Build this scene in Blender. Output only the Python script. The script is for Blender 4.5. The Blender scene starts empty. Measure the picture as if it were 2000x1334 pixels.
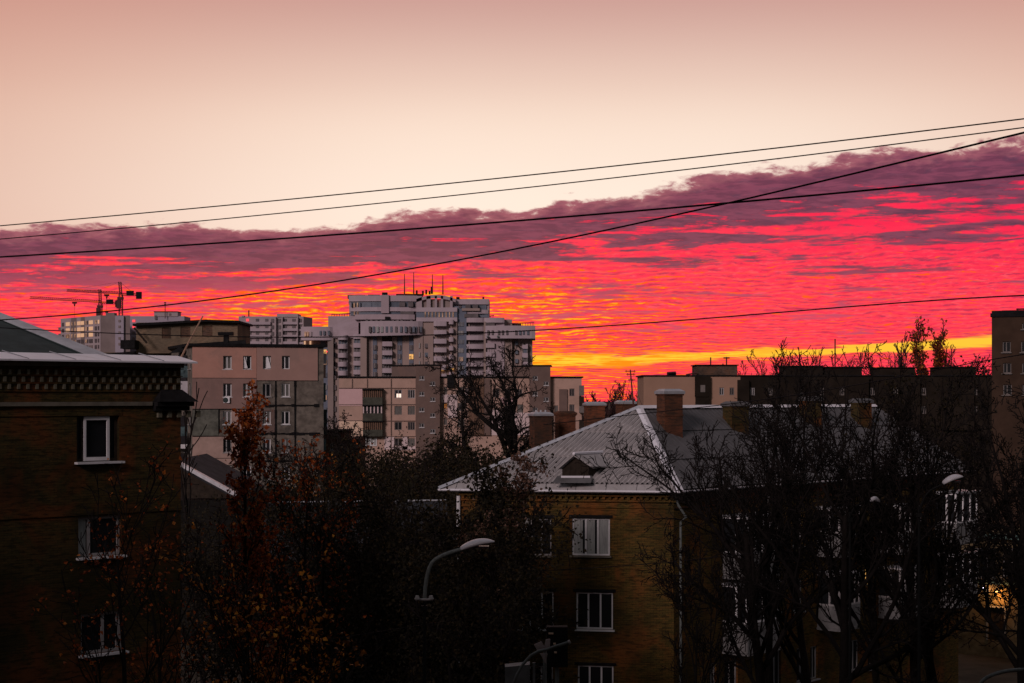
import bpy, math, random
from mathutils import Vector, Matrix
F=3400.0; HY=775.0; CZ=16.5
S=bpy.context.scene
C=S.collection
def XY(px,Y): return Vector(((px-1000)/F*Y, Y))
def Zp(py,Y): return CZ+(HY-py)/F*Y
def P(px,py,Y): return Vector(((px-1000)/F*Y, Y, Zp(py,Y)))
# ------------------------------------------------------------ node helper
class X:
    """tiny expression wrapper for shader maths"""
    def __init__(s,nt,k): s.nt=nt; s.k=k
    def m(s,op,*a):
        n=s.nt.nodes.new('ShaderNodeMath'); n.operation=op
        for i,v in enumerate((s,)+a):
            if isinstance(v,X): s.nt.links.new(v.k,n.inputs[i])
            else: n.inputs[i].default_value=v
        return X(s.nt,n.outputs[0])
    def __add__(s,o): return s.m('ADD',o)
    def __sub__(s,o): return s.m('SUBTRACT',o)
    def __mul__(s,o): return s.m('MULTIPLY',o)
    def __truediv__(s,o): return s.m('DIVIDE',o)
    __radd__=__add__; __rmul__=__mul__
    def rsub(s,c): return (s*-1.0)+c
    def abs(s): return s.m('ABSOLUTE')
    def clamp(s): return s.m('MINIMUM',1.0).m('MAXIMUM',0.0)
def sm(nt,a,b,x,lo=0.0,hi=1.0):
    n=nt.nodes.new('ShaderNodeMapRange'); n.interpolation_type='SMOOTHSTEP'
    for i,v in enumerate((x,a,b,lo,hi)):
        if isinstance(v,X): nt.links.new(v.k,n.inputs[i])
        else: n.inputs[i].default_value=v
    return X(nt,n.outputs[0])
def vec(nt,x,y,z=0.0):
    n=nt.nodes.new('ShaderNodeCombineXYZ')
    for i,v in enumerate((x,y,z)):
        if isinstance(v,X): nt.links.new(v.k,n.inputs[i])
        else: n.inputs[i].default_value=v
    return n.outputs[0]
def noise(nt,v,scale=1.0,detail=4.0,rough=.55,dist=0.0):
    n=nt.nodes.new('ShaderNodeTexNoise'); nt.links.new(v,n.inputs['Vector'])
    n.inputs['Scale'].default_value=scale; n.inputs['Detail'].default_value=detail
    n.inputs['Roughness'].default_value=rough; n.inputs['Distortion'].default_value=dist
    return X(nt,n.outputs['Fac'])
def pl(nt,x,pts):
    """piecewise linear function through pts"""
    x0,x1=pts[0][0],pts[-1][0]; ys=[p[1] for p in pts]; y0,y1=min(ys),max(ys)
    if y1-y0<1e-6: y1=y0+1
    t=(x-x0)/(x1-x0)
    n=nt.nodes.new('ShaderNodeValToRGB'); nt.links.new(t.k,n.inputs[0])
    e=n.color_ramp.elements
    while len(e)<len(pts): e.new(.5)
    for q,p in zip(e,pts): q.position=(p[0]-x0)/(x1-x0)
    for q,p in zip(e,pts):
        c=(p[1]-y0)/(y1-y0); q.color=(c,c,c,1)
    sp=nt.nodes.new('ShaderNodeSeparateColor'); nt.links.new(n.outputs[0],sp.inputs[0])
    return X(nt,sp.outputs[0])*(y1-y0)+y0
def lin(c):
    return tuple(((v/255)/12.92 if v/255<=.04045 else ((v/255+.055)/1.055)**2.4) for v in c)
def mixc(nt,f,a,b):
    n=nt.nodes.new('ShaderNodeMix'); n.data_type='RGBA'; n.clamp_factor=True
    if isinstance(f,X): nt.links.new(f.k,n.inputs[0])
    else: n.inputs[0].default_value=f
    for i,v in ((6,a),(7,b)):
        if isinstance(v,tuple): n.inputs[i].default_value=(*v[:3],1)
        else: nt.links.new(v,n.inputs[i])
    return n.outputs[2]
# ------------------------------------------------------------ world: sunset sky over a sheet of rippled cloud
def make_world():
    w=bpy.data.worlds.new("World"); S.world=w; w.use_nodes=True; nt=w.node_tree
    nt.nodes.clear()
    tc=nt.nodes.new('ShaderNodeTexCoord'); sp=nt.nodes.new('ShaderNodeSeparateXYZ')
    nt.links.new(tc.outputs['Generated'],sp.inputs[0])
    x,y,z=[X(nt,sp.outputs[i]) for i in range(3)]
    az=x.m('ARCTAN2',y); h=(x*x+y*y).m('SQRT').m('MAXIMUM',1e-4); el=z/h
    U=az*F+1000.0; V=(el*F).rsub(HY)          # degrees of azimuth and height, in 1/3400 rad
    # clear sky above the cloud sheet
    top=lin((200,152,144)); mid=lin((246,219,201)); low=lin((254,235,219))
    c=mixc(nt,sm(nt,-70,290,V),top,mid); c=mixc(nt,sm(nt,150,420,V),c,low)
    side=(U-1150.0).abs(); dark=sm(nt,200,1500,side,0.0,1.0)
    c=mixc(nt,dark*.62,c,lin((206,142,122)))
    c=mixc(nt,sm(nt,1000,3300,side),c,(.085,.075,.085))
    zen=sm(nt,-100,-2800,V); c=mixc(nt,zen,c,ZEN)
    # cloud sheet
    b=pl(nt,U,[(-300,460),(0,456),(250,446),(500,444),(700,440),(790,412),(900,402),(1010,416),(1080,386),(1250,372),(1400,338),(1550,318),(1700,304),(2000,292),(2500,285)])
    ne=noise(nt,vec(nt,U/46.0,V/17.0,3.1),1,7,.62,.3); nb=noise(nt,vec(nt,U/170.0,V/60.0,8.0),1,3,.5)
    D=(V-b)+(ne-.5)*62.0+(nb-.5)*84.0
    mask=sm(nt,-3,13,D)
    pink=mixc(nt,sm(nt,380,620,V),lin((250,20,76)),lin((255,50,84)))
    nl=noise(nt,vec(nt,U/260.0,V/30.0,1.0),1,4,.6,.4)
    pink=mixc(nt,sm(nt,.42,.66,nl)*.7,pink,lin((255,52,84)))
    q=((el+.10).m('POWER',-1.0))*10.5
    wn=noise(nt,vec(nt,U/140.0,V/40.0,5.0),1,3,.5)
    rn=noise(nt,vec(nt,U/44.0,q+(wn*2.8)+(U/700.0),2.0),1,6,.64,.3)
    ph=q*.98+(wn*3.4)+(noise(nt,vec(nt,U/120.0,V/34.0,12.0),1,5,.6)*2.6)+(U/1300.0)
    rw=(ph*6.2832).m('SINE')*.5+.5
    rn=rn*.80+rw*.15+.03
    r2=noise(nt,vec(nt,U/24.0+(q*.15),q*1.9+(wn*3.0)+(U/500.0),9.0),1,5,.65,.4)
    pink=mixc(nt,sm(nt,.50,.66,r2)*sm(nt,430,560,V)*.75,pink,lin((255,86,104)))
    pink=mixc(nt,sm(nt,.46,.34,r2)*sm(nt,430,560,V)*.8,pink,lin((226,22,74)))
    pink=mixc(nt,sm(nt,.5,.95,rw)*sm(nt,440,600,V)*pl(nt,U,[(0,.5),(500,.85),(900,.9),(1300,.6),(1700,.3),(2100,.2)]),pink,lin((255,84,62)))
    W=sm(nt,0,1,((U-800.0).abs()/-760.0)+1.22)*sm(nt,465,610,V)
    W2=sm(nt,420,560,V)*.22
    Wt=W.m('MAXIMUM',W2)
    th=Wt.rsub(1.0)*.20+.448
    col=mixc(nt,sm(nt,.46,.34,rn)*.75,pink,lin((168,40,80)))
    col=mixc(nt,sm(nt,0.0,.07,rn-th),col,lin((255,86,26)))
    col=mixc(nt,sm(nt,.075,.16,rn-th)*W,col,lin((255,176,34)))
    # mauve shadows
    pn=noise(nt,vec(nt,(U+V*1.2)/230.0,V/21.0,7.7),1,7,.6,.5)
    pf=noise(nt,vec(nt,U/50.0,V/9.0,4.4),1,4,.6,.3)
    pn=pn*.78+pf*.22
    tp=pl(nt,D,[(0,.24),(45,.33),(90,.44),(120,.525),(190,.575),(260,.605),(340,.64),(420,.76)])
    tp=tp-sm(nt,900,1500,U)*.035
    pu=sm(nt,-.03,.05,pn-tp)
    mv=mixc(nt,sm(nt,.4,.62,pf),lin((78,52,78)),lin((112,64,90)))
    mv=mixc(nt,sm(nt,500,620,V),mv,lin((196,70,102)))
    mv=mixc(nt,sm(nt,34,0,D),mv,lin((160,100,112)))
    col=mixc(nt,pu*.93,col,mv)
    # bright slit low over the horizon
    vb=pl(nt,U,[(700,712),(1050,706),(1250,702),(1400,694),(1600,688),(1800,677),(1940,668),(2400,645)])
    tk=pl(nt,U,[(700,18),(1100,12),(1350,7),(1600,6),(1800,8),(1940,9),(2400,11)])
    rag=pl(nt,U,[(700,70),(1200,56),(1500,38),(1700,26),(1940,13),(2400,8)])
    nr=noise(nt,vec(nt,U/90.0,V/6.0,6.0),1,4,.6)
    dd=((V-vb).abs()+(nr-.5)*rag)/tk
    ba=sm(nt,1.5,.65,dd)
    yel=mixc(nt,sm(nt,.40,.55,nr),lin((255,140,22)),lin((255,204,56)))
    yel=mixc(nt,sm(nt,1200,1700,U),yel,lin((255,200,58)))
    glow=sm(nt,3.6,1.0,dd)*pl(nt,U,[(600,.0),(900,.8),(1150,.8),(1400,.55),(1700,.4),(2400,.3)])
    col=mixc(nt,glow*sm(nt,.38,.6,rn),col,lin((255,120,24)))
    col=mixc(nt,ba,col,yel)
    far=sm(nt,1100,3400,(U-1000.0).abs())      # away from the sun the sheet is dull mauve
    col=mixc(nt,far,col,(.06,.042,.055))
    c=mixc(nt,mask,c,col)
    back=sm(nt,.45,-.5,y); c=mixc(nt,back,c,BACK)
    below=sm(nt,.0,-.03,z); c=mixc(nt,below,c,(.01,.008,.01))
    # faint physical twilight on top of it
    sk=nt.nodes.new('ShaderNodeTexSky'); sk.sky_type='NISHITA'; sk.sun_disc=False
    sk.sun_elevation=math.radians(1.0); sk.sun_rotation=math.radians(-4)
    s2=nt.nodes.new('ShaderNodeBackground'); nt.links.new(sk.outputs[0],s2.inputs[0]); s2.inputs[1].default_value=.004
    bg=nt.nodes.new('ShaderNodeBackground'); nt.links.new(c,bg.inputs[0]); bg.inputs[1].default_value=1.0
    ad=nt.nodes.new('ShaderNodeAddShader'); nt.links.new(bg.outputs[0],ad.inputs[0]); nt.links.new(s2.outputs[0],ad.inputs[1])
    o=nt.nodes.new('ShaderNodeOutputWorld'); nt.links.new(ad.outputs[0],o.inputs[0])
    w.cycles.sampling_method='MANUAL'; w.cycles.sample_map_resolution=1024
SKY_GLOW_E=1.3
ZEN=(.215,.205,.235)
BACK=(.078,.082,.086)
make_world()
# ------------------------------------------------------------ materials
M={}
def mat(name,col,rough=.8,var=.25,scale=1.5,metal=0.0,stain=None,bump=0.0,spec=None,stretch=(1,1)):
    m=bpy.data.materials.new(name); m.use_nodes=True; nt=m.node_tree; bs=nt.nodes['Principled BSDF']
    uv=nt.nodes.new('ShaderNodeUVMap'); mp=nt.nodes.new('ShaderNodeMapping'); nt.links.new(uv.outputs[0],mp.inputs[0])
    mp.inputs['Scale'].default_value=(stretch[0],stretch[1],1)
    n1=noise(nt,mp.outputs[0],scale,6,.65,.2)
    a=tuple(v*(1-var) for v in col); b=tuple(min(1,v*(1+var)) for v in col)
    c=mixc(nt,sm(nt,.3,.7,n1),a,b)
    if stain:
        n2=noise(nt,mp.outputs[0],stain[1],5,.7,.6)
        c=mixc(nt,sm(nt,stain[2],stain[2]+.14,n2)*stain[3],c,stain[0])
    nt.links.new(c,bs.inputs['Base Color'])
    bs.inputs['Roughness'].default_value=rough; bs.inputs['Metallic'].default_value=metal
    bs.inputs['Specular IOR Level'].default_value=spec if spec is not None else (.5 if rough<.6 else .12)
    if bump:
        bn=nt.nodes.new('ShaderNodeBump'); bn.inputs['Distance'].default_value=bump
        nt.links.new(n1.k,bn.inputs['Height']); nt.links.new(bn.outputs[0],bs.inputs['Normal'])
    M[name]=m; return m
def brick(name,c1,c2,mortar,patch,pm=.5,bw=.25,bh=.075,dirt=(.03,.025,.02)):
    m=bpy.data.materials.new(name); m.use_nodes=True; nt=m.node_tree; bs=nt.nodes['Principled BSDF']
    uv=nt.nodes.new('ShaderNodeUVMap').outputs[0]
    t=nt.nodes.new('ShaderNodeTexBrick'); nt.links.new(uv,t.inputs['Vector'])
    t.inputs['Color1'].default_value=(*c1,1); t.inputs['Color2'].default_value=(*c2,1); t.inputs['Mortar'].default_value=(*mortar,1)
    t.inputs['Scale'].default_value=1; t.inputs['Brick Width'].default_value=bw; t.inputs['Row Height'].default_value=bh
    t.inputs['Mortar Size'].default_value=.007; t.inputs['Mortar Smooth'].default_value=.3
    n1=noise(nt,uv,.55,5,.65,.5)
    mp=nt.nodes.new('ShaderNodeMapping'); nt.links.new(uv,mp.inputs[0]); mp.inputs['Scale'].default_value=(2.2,11,1)
    n2=noise(nt,mp.outputs[0],1.0,5,.7)
    c=mixc(nt,sm(nt,pm-.08,pm+.1,n1)*.75,t.outputs[0],patch)
    c=mixc(nt,sm(nt,.46,.62,n2)*.7,c,dirt)
    n3=noise(nt,uv,.23,3,.6)
    c=mixc(nt,sm(nt,.44,.62,n3)*.6,c,dirt)
    nt.links.new(c,bs.inputs['Base Color']); bs.inputs['Roughness'].default_value=.9; bs.inputs['Specular IOR Level'].default_value=.12
    bn=nt.nodes.new('ShaderNodeBump'); bn.inputs['Distance'].default_value=.012; bn.inputs['Strength'].default_value=.8
    nt.links.new(t.outputs[0],bn.inputs['Height']); nt.links.new(bn.outputs[0],bs.inputs['Normal'])
    M[name]=m
def emis(name,col,st,pat=None):
    m=bpy.data.materials.new(name); m.use_nodes=True; nt=m.node_tree; bs=nt.nodes['Principled BSDF']
    bs.inputs['Base Color'].default_value=(.02,.02,.02,1); bs.inputs['Emission Strength'].default_value=st
    bs.inputs['Emission Color'].default_value=(*col,1)
    if pat:
        uv=nt.nodes.new('ShaderNodeUVMap'); n=noise(nt,uv.outputs[0],pat,3,.6)
        c=mixc(nt,sm(nt,.38,.62,n),tuple(v*.25 for v in col),col); nt.links.new(c,bs.inputs['Emission Color'])
    M[name]=m
brick('brick_dark',(.100,.062,.021),(.06,.048,.017),(.035,.03,.018),(.17,.052,.018),.52,dirt=(.014,.013,.006))
brick('brick_ochre',(.175,.094,.024),(.105,.076,.020),(.03,.026,.014),(.25,.08,.022),.55,dirt=(.020,.018,.008))
brick('brick_red',(.16,.062,.032),(.11,.045,.025),(.08,.05,.04),(.25,.08,.04),.5)
brick('brick_beige',(.30,.22,.15),(.25,.18,.12),(.16,.12,.08),(.26,.17,.11),.5,dirt=(.10,.08,.06))
brick('brick_brown',(.20,.10,.06),(.15,.08,.05),(.08,.06,.05),(.15,.1,.08),.5)
mat('cream_brick',(.16,.145,.105),.85,.2,3)
mat('band_stone',(.17,.15,.12),.9,.25,2)
mat('metal_white',(.86,.84,.90),.45,.06,1,.0,stain=((.5,.48,.5),.8,.58,.5))
mat('metal_grey',(.42,.42,.45),.45,.18,1.5,.3)
mat('zinc',(.60,.60,.64),.42,.15,2,.4)
mat('slate_dark',(.045,.06,.06),.95,.2,1.5)
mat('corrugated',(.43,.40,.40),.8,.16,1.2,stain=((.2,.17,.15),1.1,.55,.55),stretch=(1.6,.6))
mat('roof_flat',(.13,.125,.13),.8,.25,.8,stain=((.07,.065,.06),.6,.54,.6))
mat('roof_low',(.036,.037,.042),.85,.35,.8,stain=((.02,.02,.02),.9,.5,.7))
mat('glass_far',(.12,.095,.10),.5,.3,.3)
mat('pole_dark',(.011,.011,.011),.8,.3,3)
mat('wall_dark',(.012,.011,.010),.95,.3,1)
mat('wood_dark',(.035,.026,.02),.85,.3,3)
mat('tar',(.014,.013,.014),.9,.4,2)
mat('frame_white',(.80,.78,.80),.5,.08,2)
mat('frame_old',(.19,.165,.155),.7,.2,2)
mat('frame_dim',(.36,.34,.34),.7,.2,2)
mat('glass',(.035,.032,.036),.2,.3,.7)
mat('glass_night',(.008,.009,.011),.6,.3,.7,spec=.2)
mat('curtain_dim',(.15,.145,.135),.9,.3,3,stretch=(3,.3))
mat('curtain',(.36,.37,.36),.9,.22,4,stretch=(3,.3))
mat('glass_blue',(.12,.14,.18),.5,.25,.4)
mat('pink_render',(.56,.295,.235),.95,.06,.6,stain=((.38,.24,.2),.25,.5,.5))
mat('pink_render2',(.45,.275,.235),.95,.06,.6,stain=((.34,.23,.2),.3,.5,.5))
mat('brown_render',(.33,.205,.18),.95,.08,.6,stain=((.26,.17,.15),.3,.5,.6))
mat('concrete_old',(.19,.16,.135),.95,.35,1.1,stain=((.07,.065,.06),.55,.53,.75))
mat('concrete_green',(.155,.155,.13),.95,.35,1.1,stain=((.07,.07,.06),.55,.53,.75))
mat('concrete_pink',(.50,.34,.29),.95,.12,1.1,stain=((.2,.14,.12),.5,.57,.6))
mat('teal_panel',(.10,.15,.16),.8,.2,2)
mat('white_panel',(.60,.56,.60),.8,.1,2)
mat('mid_beige',(.52,.345,.28),.95,.08,.4,stain=((.4,.28,.22),.3,.5,.6))
mat('mid_pink',(.70,.46,.46),.95,.05,.5)
mat('mid_cream',(.84,.60,.45),.95,.05,.5)
mat('mid_white',(.72,.57,.57),.95,.1,.5,stain=((.5,.4,.38),.4,.55,.5))
mat('mid_brown',(.19,.128,.11),.95,.15,.3,stain=((.15,.11,.1),.3,.5,.6))
mat('wood_balcony',(.17,.10,.07),.9,.45,2.5,stretch=(5,.4))
mat('green_dark',(.075,.075,.06),.9,.3,1)
mat('tower_lilac',(.43,.34,.37),.9,.06,.1,stain=((.55,.44,.5),.08,.52,.5))
mat('tower_beige',(.37,.275,.25),.95,.08,.12,stain=((.36,.28,.26),.07,.5,.6))
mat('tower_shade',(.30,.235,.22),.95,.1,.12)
mat('balcony_white',(.48,.39,.43),.9,.07,.2)
mat('tower_blue',(.17,.19,.245),.9,.1,.2)
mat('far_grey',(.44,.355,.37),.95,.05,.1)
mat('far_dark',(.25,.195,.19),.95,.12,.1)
mat('far_blue',(.40,.345,.41),.95,.05,.1)
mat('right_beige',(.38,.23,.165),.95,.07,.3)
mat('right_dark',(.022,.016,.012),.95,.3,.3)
mat('far_brick',(.06,.036,.025),.95,.2,.7)
mat('bark',(.035,.028,.026),.95,.3,5)
mat('bark_far',(.055,.03,.03),.95,.3,3)
mat('twig',(.015,.012,.011),.95,.3,5)
mat('wire',(.012,.010,.012),.8,.1,1)
mat('lamp_shell',(.66,.64,.68),.35,.08,3)
mat('pole_grey',(.15,.165,.16),.7,.3,3)
mat('sign_back',(.42,.36,.36),.65,.3,4,stain=((.12,.11,.11),3,.5,.8))
mat('box_grey',(.16,.17,.175),.7,.25,3)
mat('plaster_dim',(.21,.205,.205),.95,.3,1.2,stain=((.06,.055,.05),.9,.52,.7))
mat('plaster_lit',(.20,.15,.085),.95,.35,1.6,stain=((.12,.09,.05),1.2,.5,.8))
mat('green_eave',(.12,.19,.17),.8,.2,1)
mat('asphalt',(.045,.045,.05),.9,.3,.5)
mat('soil',(.05,.04,.03),.95,.4,.3)
mat('crane_dark',(.10,.04,.04),.8,.1,1)
mat('rope',(.5,.3,.2),.9,.2,3)
emis('lit_warm',(1.0,.50,.14),1.0,.9)
emis('lit_orange',(1.0,.30,.03),.75,1.3)
emis('lit_pale',(1.0,.55,.32),.62)
emis('lit_dimwarm',(1.0,.52,.32),.36,.4)
emis('lit_white',(1.0,.72,.6),1.3)
emis('lit_red',(1.0,.06,.08),1.2)  # red emission for small lights and for painted sunset sky in far panes
emis('bulb_white',(.75,.7,1.0),9.0)
emis('bulb_warm',(1.0,.5,.12),6.0)
def leafmat(name,a,b,c3):
    m=bpy.data.materials.new(name); m.use_nodes=True; nt=m.node_tree; bs=nt.nodes['Principled BSDF']
    g=nt.nodes.new('ShaderNodeNewGeometry'); r=X(nt,g.outputs['Random Per Island'])
    c=mixc(nt,sm(nt,.1,.6,r),a,b); c=mixc(nt,sm(nt,.8,.95,r),c,c3)
    nt.links.new(c,bs.inputs['Base Color']); bs.inputs['Roughness'].default_value=.65; bs.inputs['Specular IOR Level'].default_value=.2
    t=nt.nodes.new('ShaderNodeBsdfTranslucent'); nt.links.new(c,t.inputs[0])
    mx=nt.nodes.new('ShaderNodeMixShader'); mx.inputs[0].default_value=.3
    nt.links.new(bs.outputs[0],mx.inputs[1]); nt.links.new(t.outputs[0],mx.inputs[2])
    nt.links.new(mx.outputs[0],nt.nodes['Material Output'].inputs[0]); M[name]=m
leafmat('leaf_rust',(.11,.022,.006),(.36,.08,.016),(.60,.20,.04))
leafmat('leaf_gold',(.03,.011,.003),(.36,.13,.016),(.85,.38,.06))
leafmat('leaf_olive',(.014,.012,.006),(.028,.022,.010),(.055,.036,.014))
leafmat('leaf_dull',(.10,.05,.035),(.2,.11,.075),(.34,.22,.17))
# ------------------------------------------------------------ meshes
ZU=Vector((0,0,1))
class MB:
    def __init__(s): s.v=[]; s.f=[]
    def q(s,*p):
        i=len(s.v); s.v.extend(Vector(a) for a in p); s.f.append(tuple(range(i,i+len(p)))); return s
    def prism(s,pts,z0,z1,cap=True):
        n=len(pts); i=len(s.v)
        for z in (z0,z1):
            for p in pts: s.v.append(Vector((p[0],p[1],z)))
        for k in range(n):
            j=(k+1)%n; s.f.append((i+k,i+j,i+n+j,i+n+k))
        if cap:
            s.f.append(tuple(i+n+k for k in range(n))); s.f.append(tuple(i+n-1-k for k in range(n)))
        return s
    def box(s,c,sz,ang=0):
        ca,sa=math.cos(ang),math.sin(ang); pts=[]
        for a,b in ((-1,-1),(1,-1),(1,1),(-1,1)):
            x,y=a*sz[0]/2,b*sz[1]/2; pts.append((c[0]+x*ca-y*sa,c[1]+x*sa+y*ca))
        return s.prism(pts,c[2]-sz[2]/2,c[2]+sz[2]/2)
    def hexa(s,p):   # 8 points, bottom ring then top ring
        i=len(s.v); s.v.extend(Vector(a) for a in p)
        for f in ((0,1,5,4),(1,2,6,5),(2,3,7,6),(3,0,4,7),(4,5,6,7),(3,2,1,0)): s.f.append(tuple(i+k for k in f))
        return s
    def tube(s,pts,rad,k=6,cap=True):
        pts=[Vector(p) for p in pts]
        if not isinstance(rad,(list,tuple)): rad=[rad]*len(pts)
        i0=len(s.v); up=None
        for j,p in enumerate(pts):
            d=(pts[min(j+1,len(pts)-1)]-pts[max(j-1,0)])
            d=d.normalized() if d.length>1e-9 else Vector((0,0,1))
            if up is None: up=Vector((1,0,0)) if abs(d.x)<.8 else Vector((0,1,0))
            a=d.cross(up)
            if a.length<1e-5: a=d.cross(Vector((0,.7,.7)))
            a.normalize(); b=d.cross(a); up=-b if False else b.cross(d)*-1 if False else up
            for m in range(k):
                t=2*math.pi*m/k; s.v.append(p+(a*math.cos(t)+b*math.sin(t))*rad[j])
        for j in range(len(pts)-1):
            for m in range(k):
                n=(m+1)%k; A=i0+j*k
                s.f.append((A+m,A+n,A+k+n,A+k+m))
        if cap and k>2:
            s.f.append(tuple(i0+k-1-m for m in range(k))); e=i0+(len(pts)-1)*k; s.f.append(tuple(e+m for m in range(k)))
        return s
    def bar(s,a,b,w=.05): return s.tube([a,b],w/2*1.2,4)
    def mesh(s,name,m,org):
        me=bpy.data.meshes.new(name)
        me.from_pydata([tuple(v-org) for v in s.v],[],s.f)
        me.materials.append(M[m])
        uvl=me.uv_layers.new(name='UVMap'); buf=[0.0]*(2*len(me.loops))
        for p in me.polygons:
            n=p.normal; t=ZU.cross(n)
            if t.length<.02: t=Vector((1,0,0))
            t.normalize(); b=n.cross(t)
            for li in p.loop_indices:
                v=me.vertices[me.loops[li].vertex_index].co+org
                buf[2*li]=v.dot(t); buf[2*li+1]=v.dot(b)
        uvl.data.foreach_set('uv',buf)
        return me
    def build(s,name,m,parent=None,org=None,smooth=False):
        if org is None:
            org=Vector((0,0,0))
            q=parent
            while q is not None: org=org+q.location; q=q.parent
        me=s.mesh(name,m,org)
        if smooth:
            for p in me.polygons: p.use_smooth=True
        o=bpy.data.objects.new(name,me); C.objects.link(o)
        if parent is not None: o.parent=parent
        return o
def tag(o,label=None,cat=None,group=None,kind=None):
    if label: o['label']=label
    if cat: o['category']=cat
    if group: o['group']=group
    if kind: o['kind']=kind
    return o
def thing(name,label,cat,loc,group=None):
    o=bpy.data.objects.new(name,None); C.objects.link(o); o.location=Vector(loc); o.empty_display_size=.3
    return tag(o,label,cat,group)
def D2(A,B):
    d=(B-A); L=d.length; d=d/L; return d,Vector((d.y,-d.x)),L
def fp(A,B,u,n,z):
    d,o,L=D2(A,B); p=A+d*u+o*n; return Vector((p.x,p.y,z))
def fb(mb,A,B,u0,u1,n0,n1,z0,z1):
    """box on the facade line A>B: u along it, n outwards"""
    q=[fp(A,B,u,n,0) for u,n in ((u0,n1),(u1,n1),(u1,n0),(u0,n0))]
    return mb.prism([(p.x,p.y) for p in q],z0,z1)
def ucross(A,B,px):
    k=(px-1000)/F; d,o,L=D2(A,B)
    return (k*A.y-A.x)/(d.x-k*d.y)
def pr(A,B,r):
    """picture rectangle read onto the facade plane -> (u0,z0,u1,z1)"""
    u0,u1=ucross(A,B,r[0]),ucross(A,B,r[2]); d,o,L=D2(A,B)
    Y=A.y+d.y*(u0+u1)/2
    return (u0,Zp(r[3],Y),u1,Zp(r[1],Y))
def facade(mb,A,B,z0,z1,ops=(),depth=.15):
    d,o,L=D2(A,B)
    ops=[(max(.01,a),max(z0+.01,b),min(L-.01,c),min(z1-.01,e)) for a,b,c,e in ops]
    ops=[q for q in ops if q[2]-q[0]>.02 and q[3]-q[1]>.02]
    us=sorted(set([0,L]+[round(v,4) for q in ops for v in (q[0],q[2])]))
    zs=sorted(set([z0,z1]+[round(v,4) for q in ops for v in (q[1],q[3])]))
    for a,b in zip(zs,zs[1:]):
        run=None
        for c,e in zip(us,us[1:]):
            cu,cz=(c+e)/2,(a+b)/2
            hole=any(q[0]<cu<q[2] and q[1]<cz<q[3] for q in ops)
            if hole:
                if run is not None: mb.q(fp(A,B,run,0,a),fp(A,B,c,0,a),fp(A,B,c,0,b),fp(A,B,run,0,b)); run=None
            elif run is None: run=c
        if run is not None: mb.q(fp(A,B,run,0,a),fp(A,B,L,0,a),fp(A,B,L,0,b),fp(A,B,run,0,b))
    for (a,b,c,e) in ops:
        D=-depth
        mb.q(fp(A,B,a,0,b),fp(A,B,c,0,b),fp(A,B,c,D,b),fp(A,B,a,D,b))
        mb.q(fp(A,B,a,D,e),fp(A,B,c,D,e),fp(A,B,c,0,e),fp(A,B,a,0,e))
        mb.q(fp(A,B,a,0,b),fp(A,B,a,D,b),fp(A,B,a,D,e),fp(A,B,a,0,e))
        mb.q(fp(A,B,c,D,b),fp(A,B,c,0,b),fp(A,B,c,0,e),fp(A,B,c,D,e))
    return ops
def window(par,A,B,r,depth=.12,fm='frame_white',pane='glass',div=(.5,),bar=.07,sill=True,tr=None,label=None,sillm=None,out=.14,curt=None):
    u0,z0,u1,z1=r; w=u1-u0; n0,n1=-depth-.03,-depth+.03
    m=MB()
    fb(m,A,B,u0,u1,n0,n1,z0,z0+bar); fb(m,A,B,u0,u1,n0,n1,z1-bar,z1)
    fb(m,A,B,u0,u0+bar,n0,n1,z0+bar,z1-bar); fb(m,A,B,u1-bar,u1,n0,n1,z0+bar,z1-bar)
    for t in div:
        c=u0+w*t; fb(m,A,B,c-bar*.55,c+bar*.55,n0,n1,z0+bar,z1-bar)
    if tr: fb(m,A,B,u0+bar,u1-bar,n0+.004,n1-.004,z0+(z1-z0)*tr,z0+(z1-z0)*tr+bar*.8)
    f=m.build('window',fm,par)
    if label: f['label']=label
    g=MB(); fb(g,A,B,u0+bar*.5,u1-bar*.5,n0-.01,n0+.02,z0+bar*.5,z1-bar*.5); g.build('pane',pane,f)
    if curt:
        for (a,b) in curt:
            g=MB(); fb(g,A,B,u0+w*a+bar*.6,u0+w*b-bar*.6,n0+.022,n0+.028,z0+bar,z1-bar); g.build('curtain','curtain',f)
    if sill:
        g=MB(); fb(g,A,B,u0-.08,u1+.08,-depth+.03,out,z0-.07,z0-.005); g.build('sill',sillm or fm,f)
    return f
def lit(par,A,B,r,m,n=.02,name='glow_window'):
    g=MB(); fb(g,A,B,r[0],r[2],n-.04,n,r[1],r[3]); return g.build(name,m,par)
def shell(mb,pts,z0,z1,ops={},depth=.15,top=True):
    n=len(pts)
    for i in range(n): facade(mb,Vector(pts[i]),Vector(pts[(i+1)%n]),z0,z1,ops.get(i,()),depth)
    if top: mb.q(*[(p[0],p[1],z1) for p in pts])
    return mb
V=Vector
def rect(A,B,depth):
    d,o,L=D2(A,B); return [A,B,B-o*depth,A-o*depth]
# ================================================================ setting
g=MB(); g.q((-3000,-200,0),(3000,-200,0),(3000,6000,0),(-3000,6000,0)); tag(g.build('ground','soil'),kind='structure')
g=MB(); g.q((-6,20,.004),(6,20,.004),(6,69,.004),(-6,69,.004)); tag(g.build('road','asphalt'),kind='structure')
# ================================================================ brick house on the left
B_=XY(353,55); dl=V((.7071,.7071)); A_=B_-dl*16; foot=rect(A_,B_,12)
EZ=Zp(707,55)
lh=thing('brick_house','dark brick house on the left with white metal eave and checkered brick frieze','house',(A_.x,A_.y,0))
wins=[(150,812,233,901),(153,1008,237,1086),(158,1196,241,1275)]
ops=[pr(A_,B_,w) for w in wins]
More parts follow.
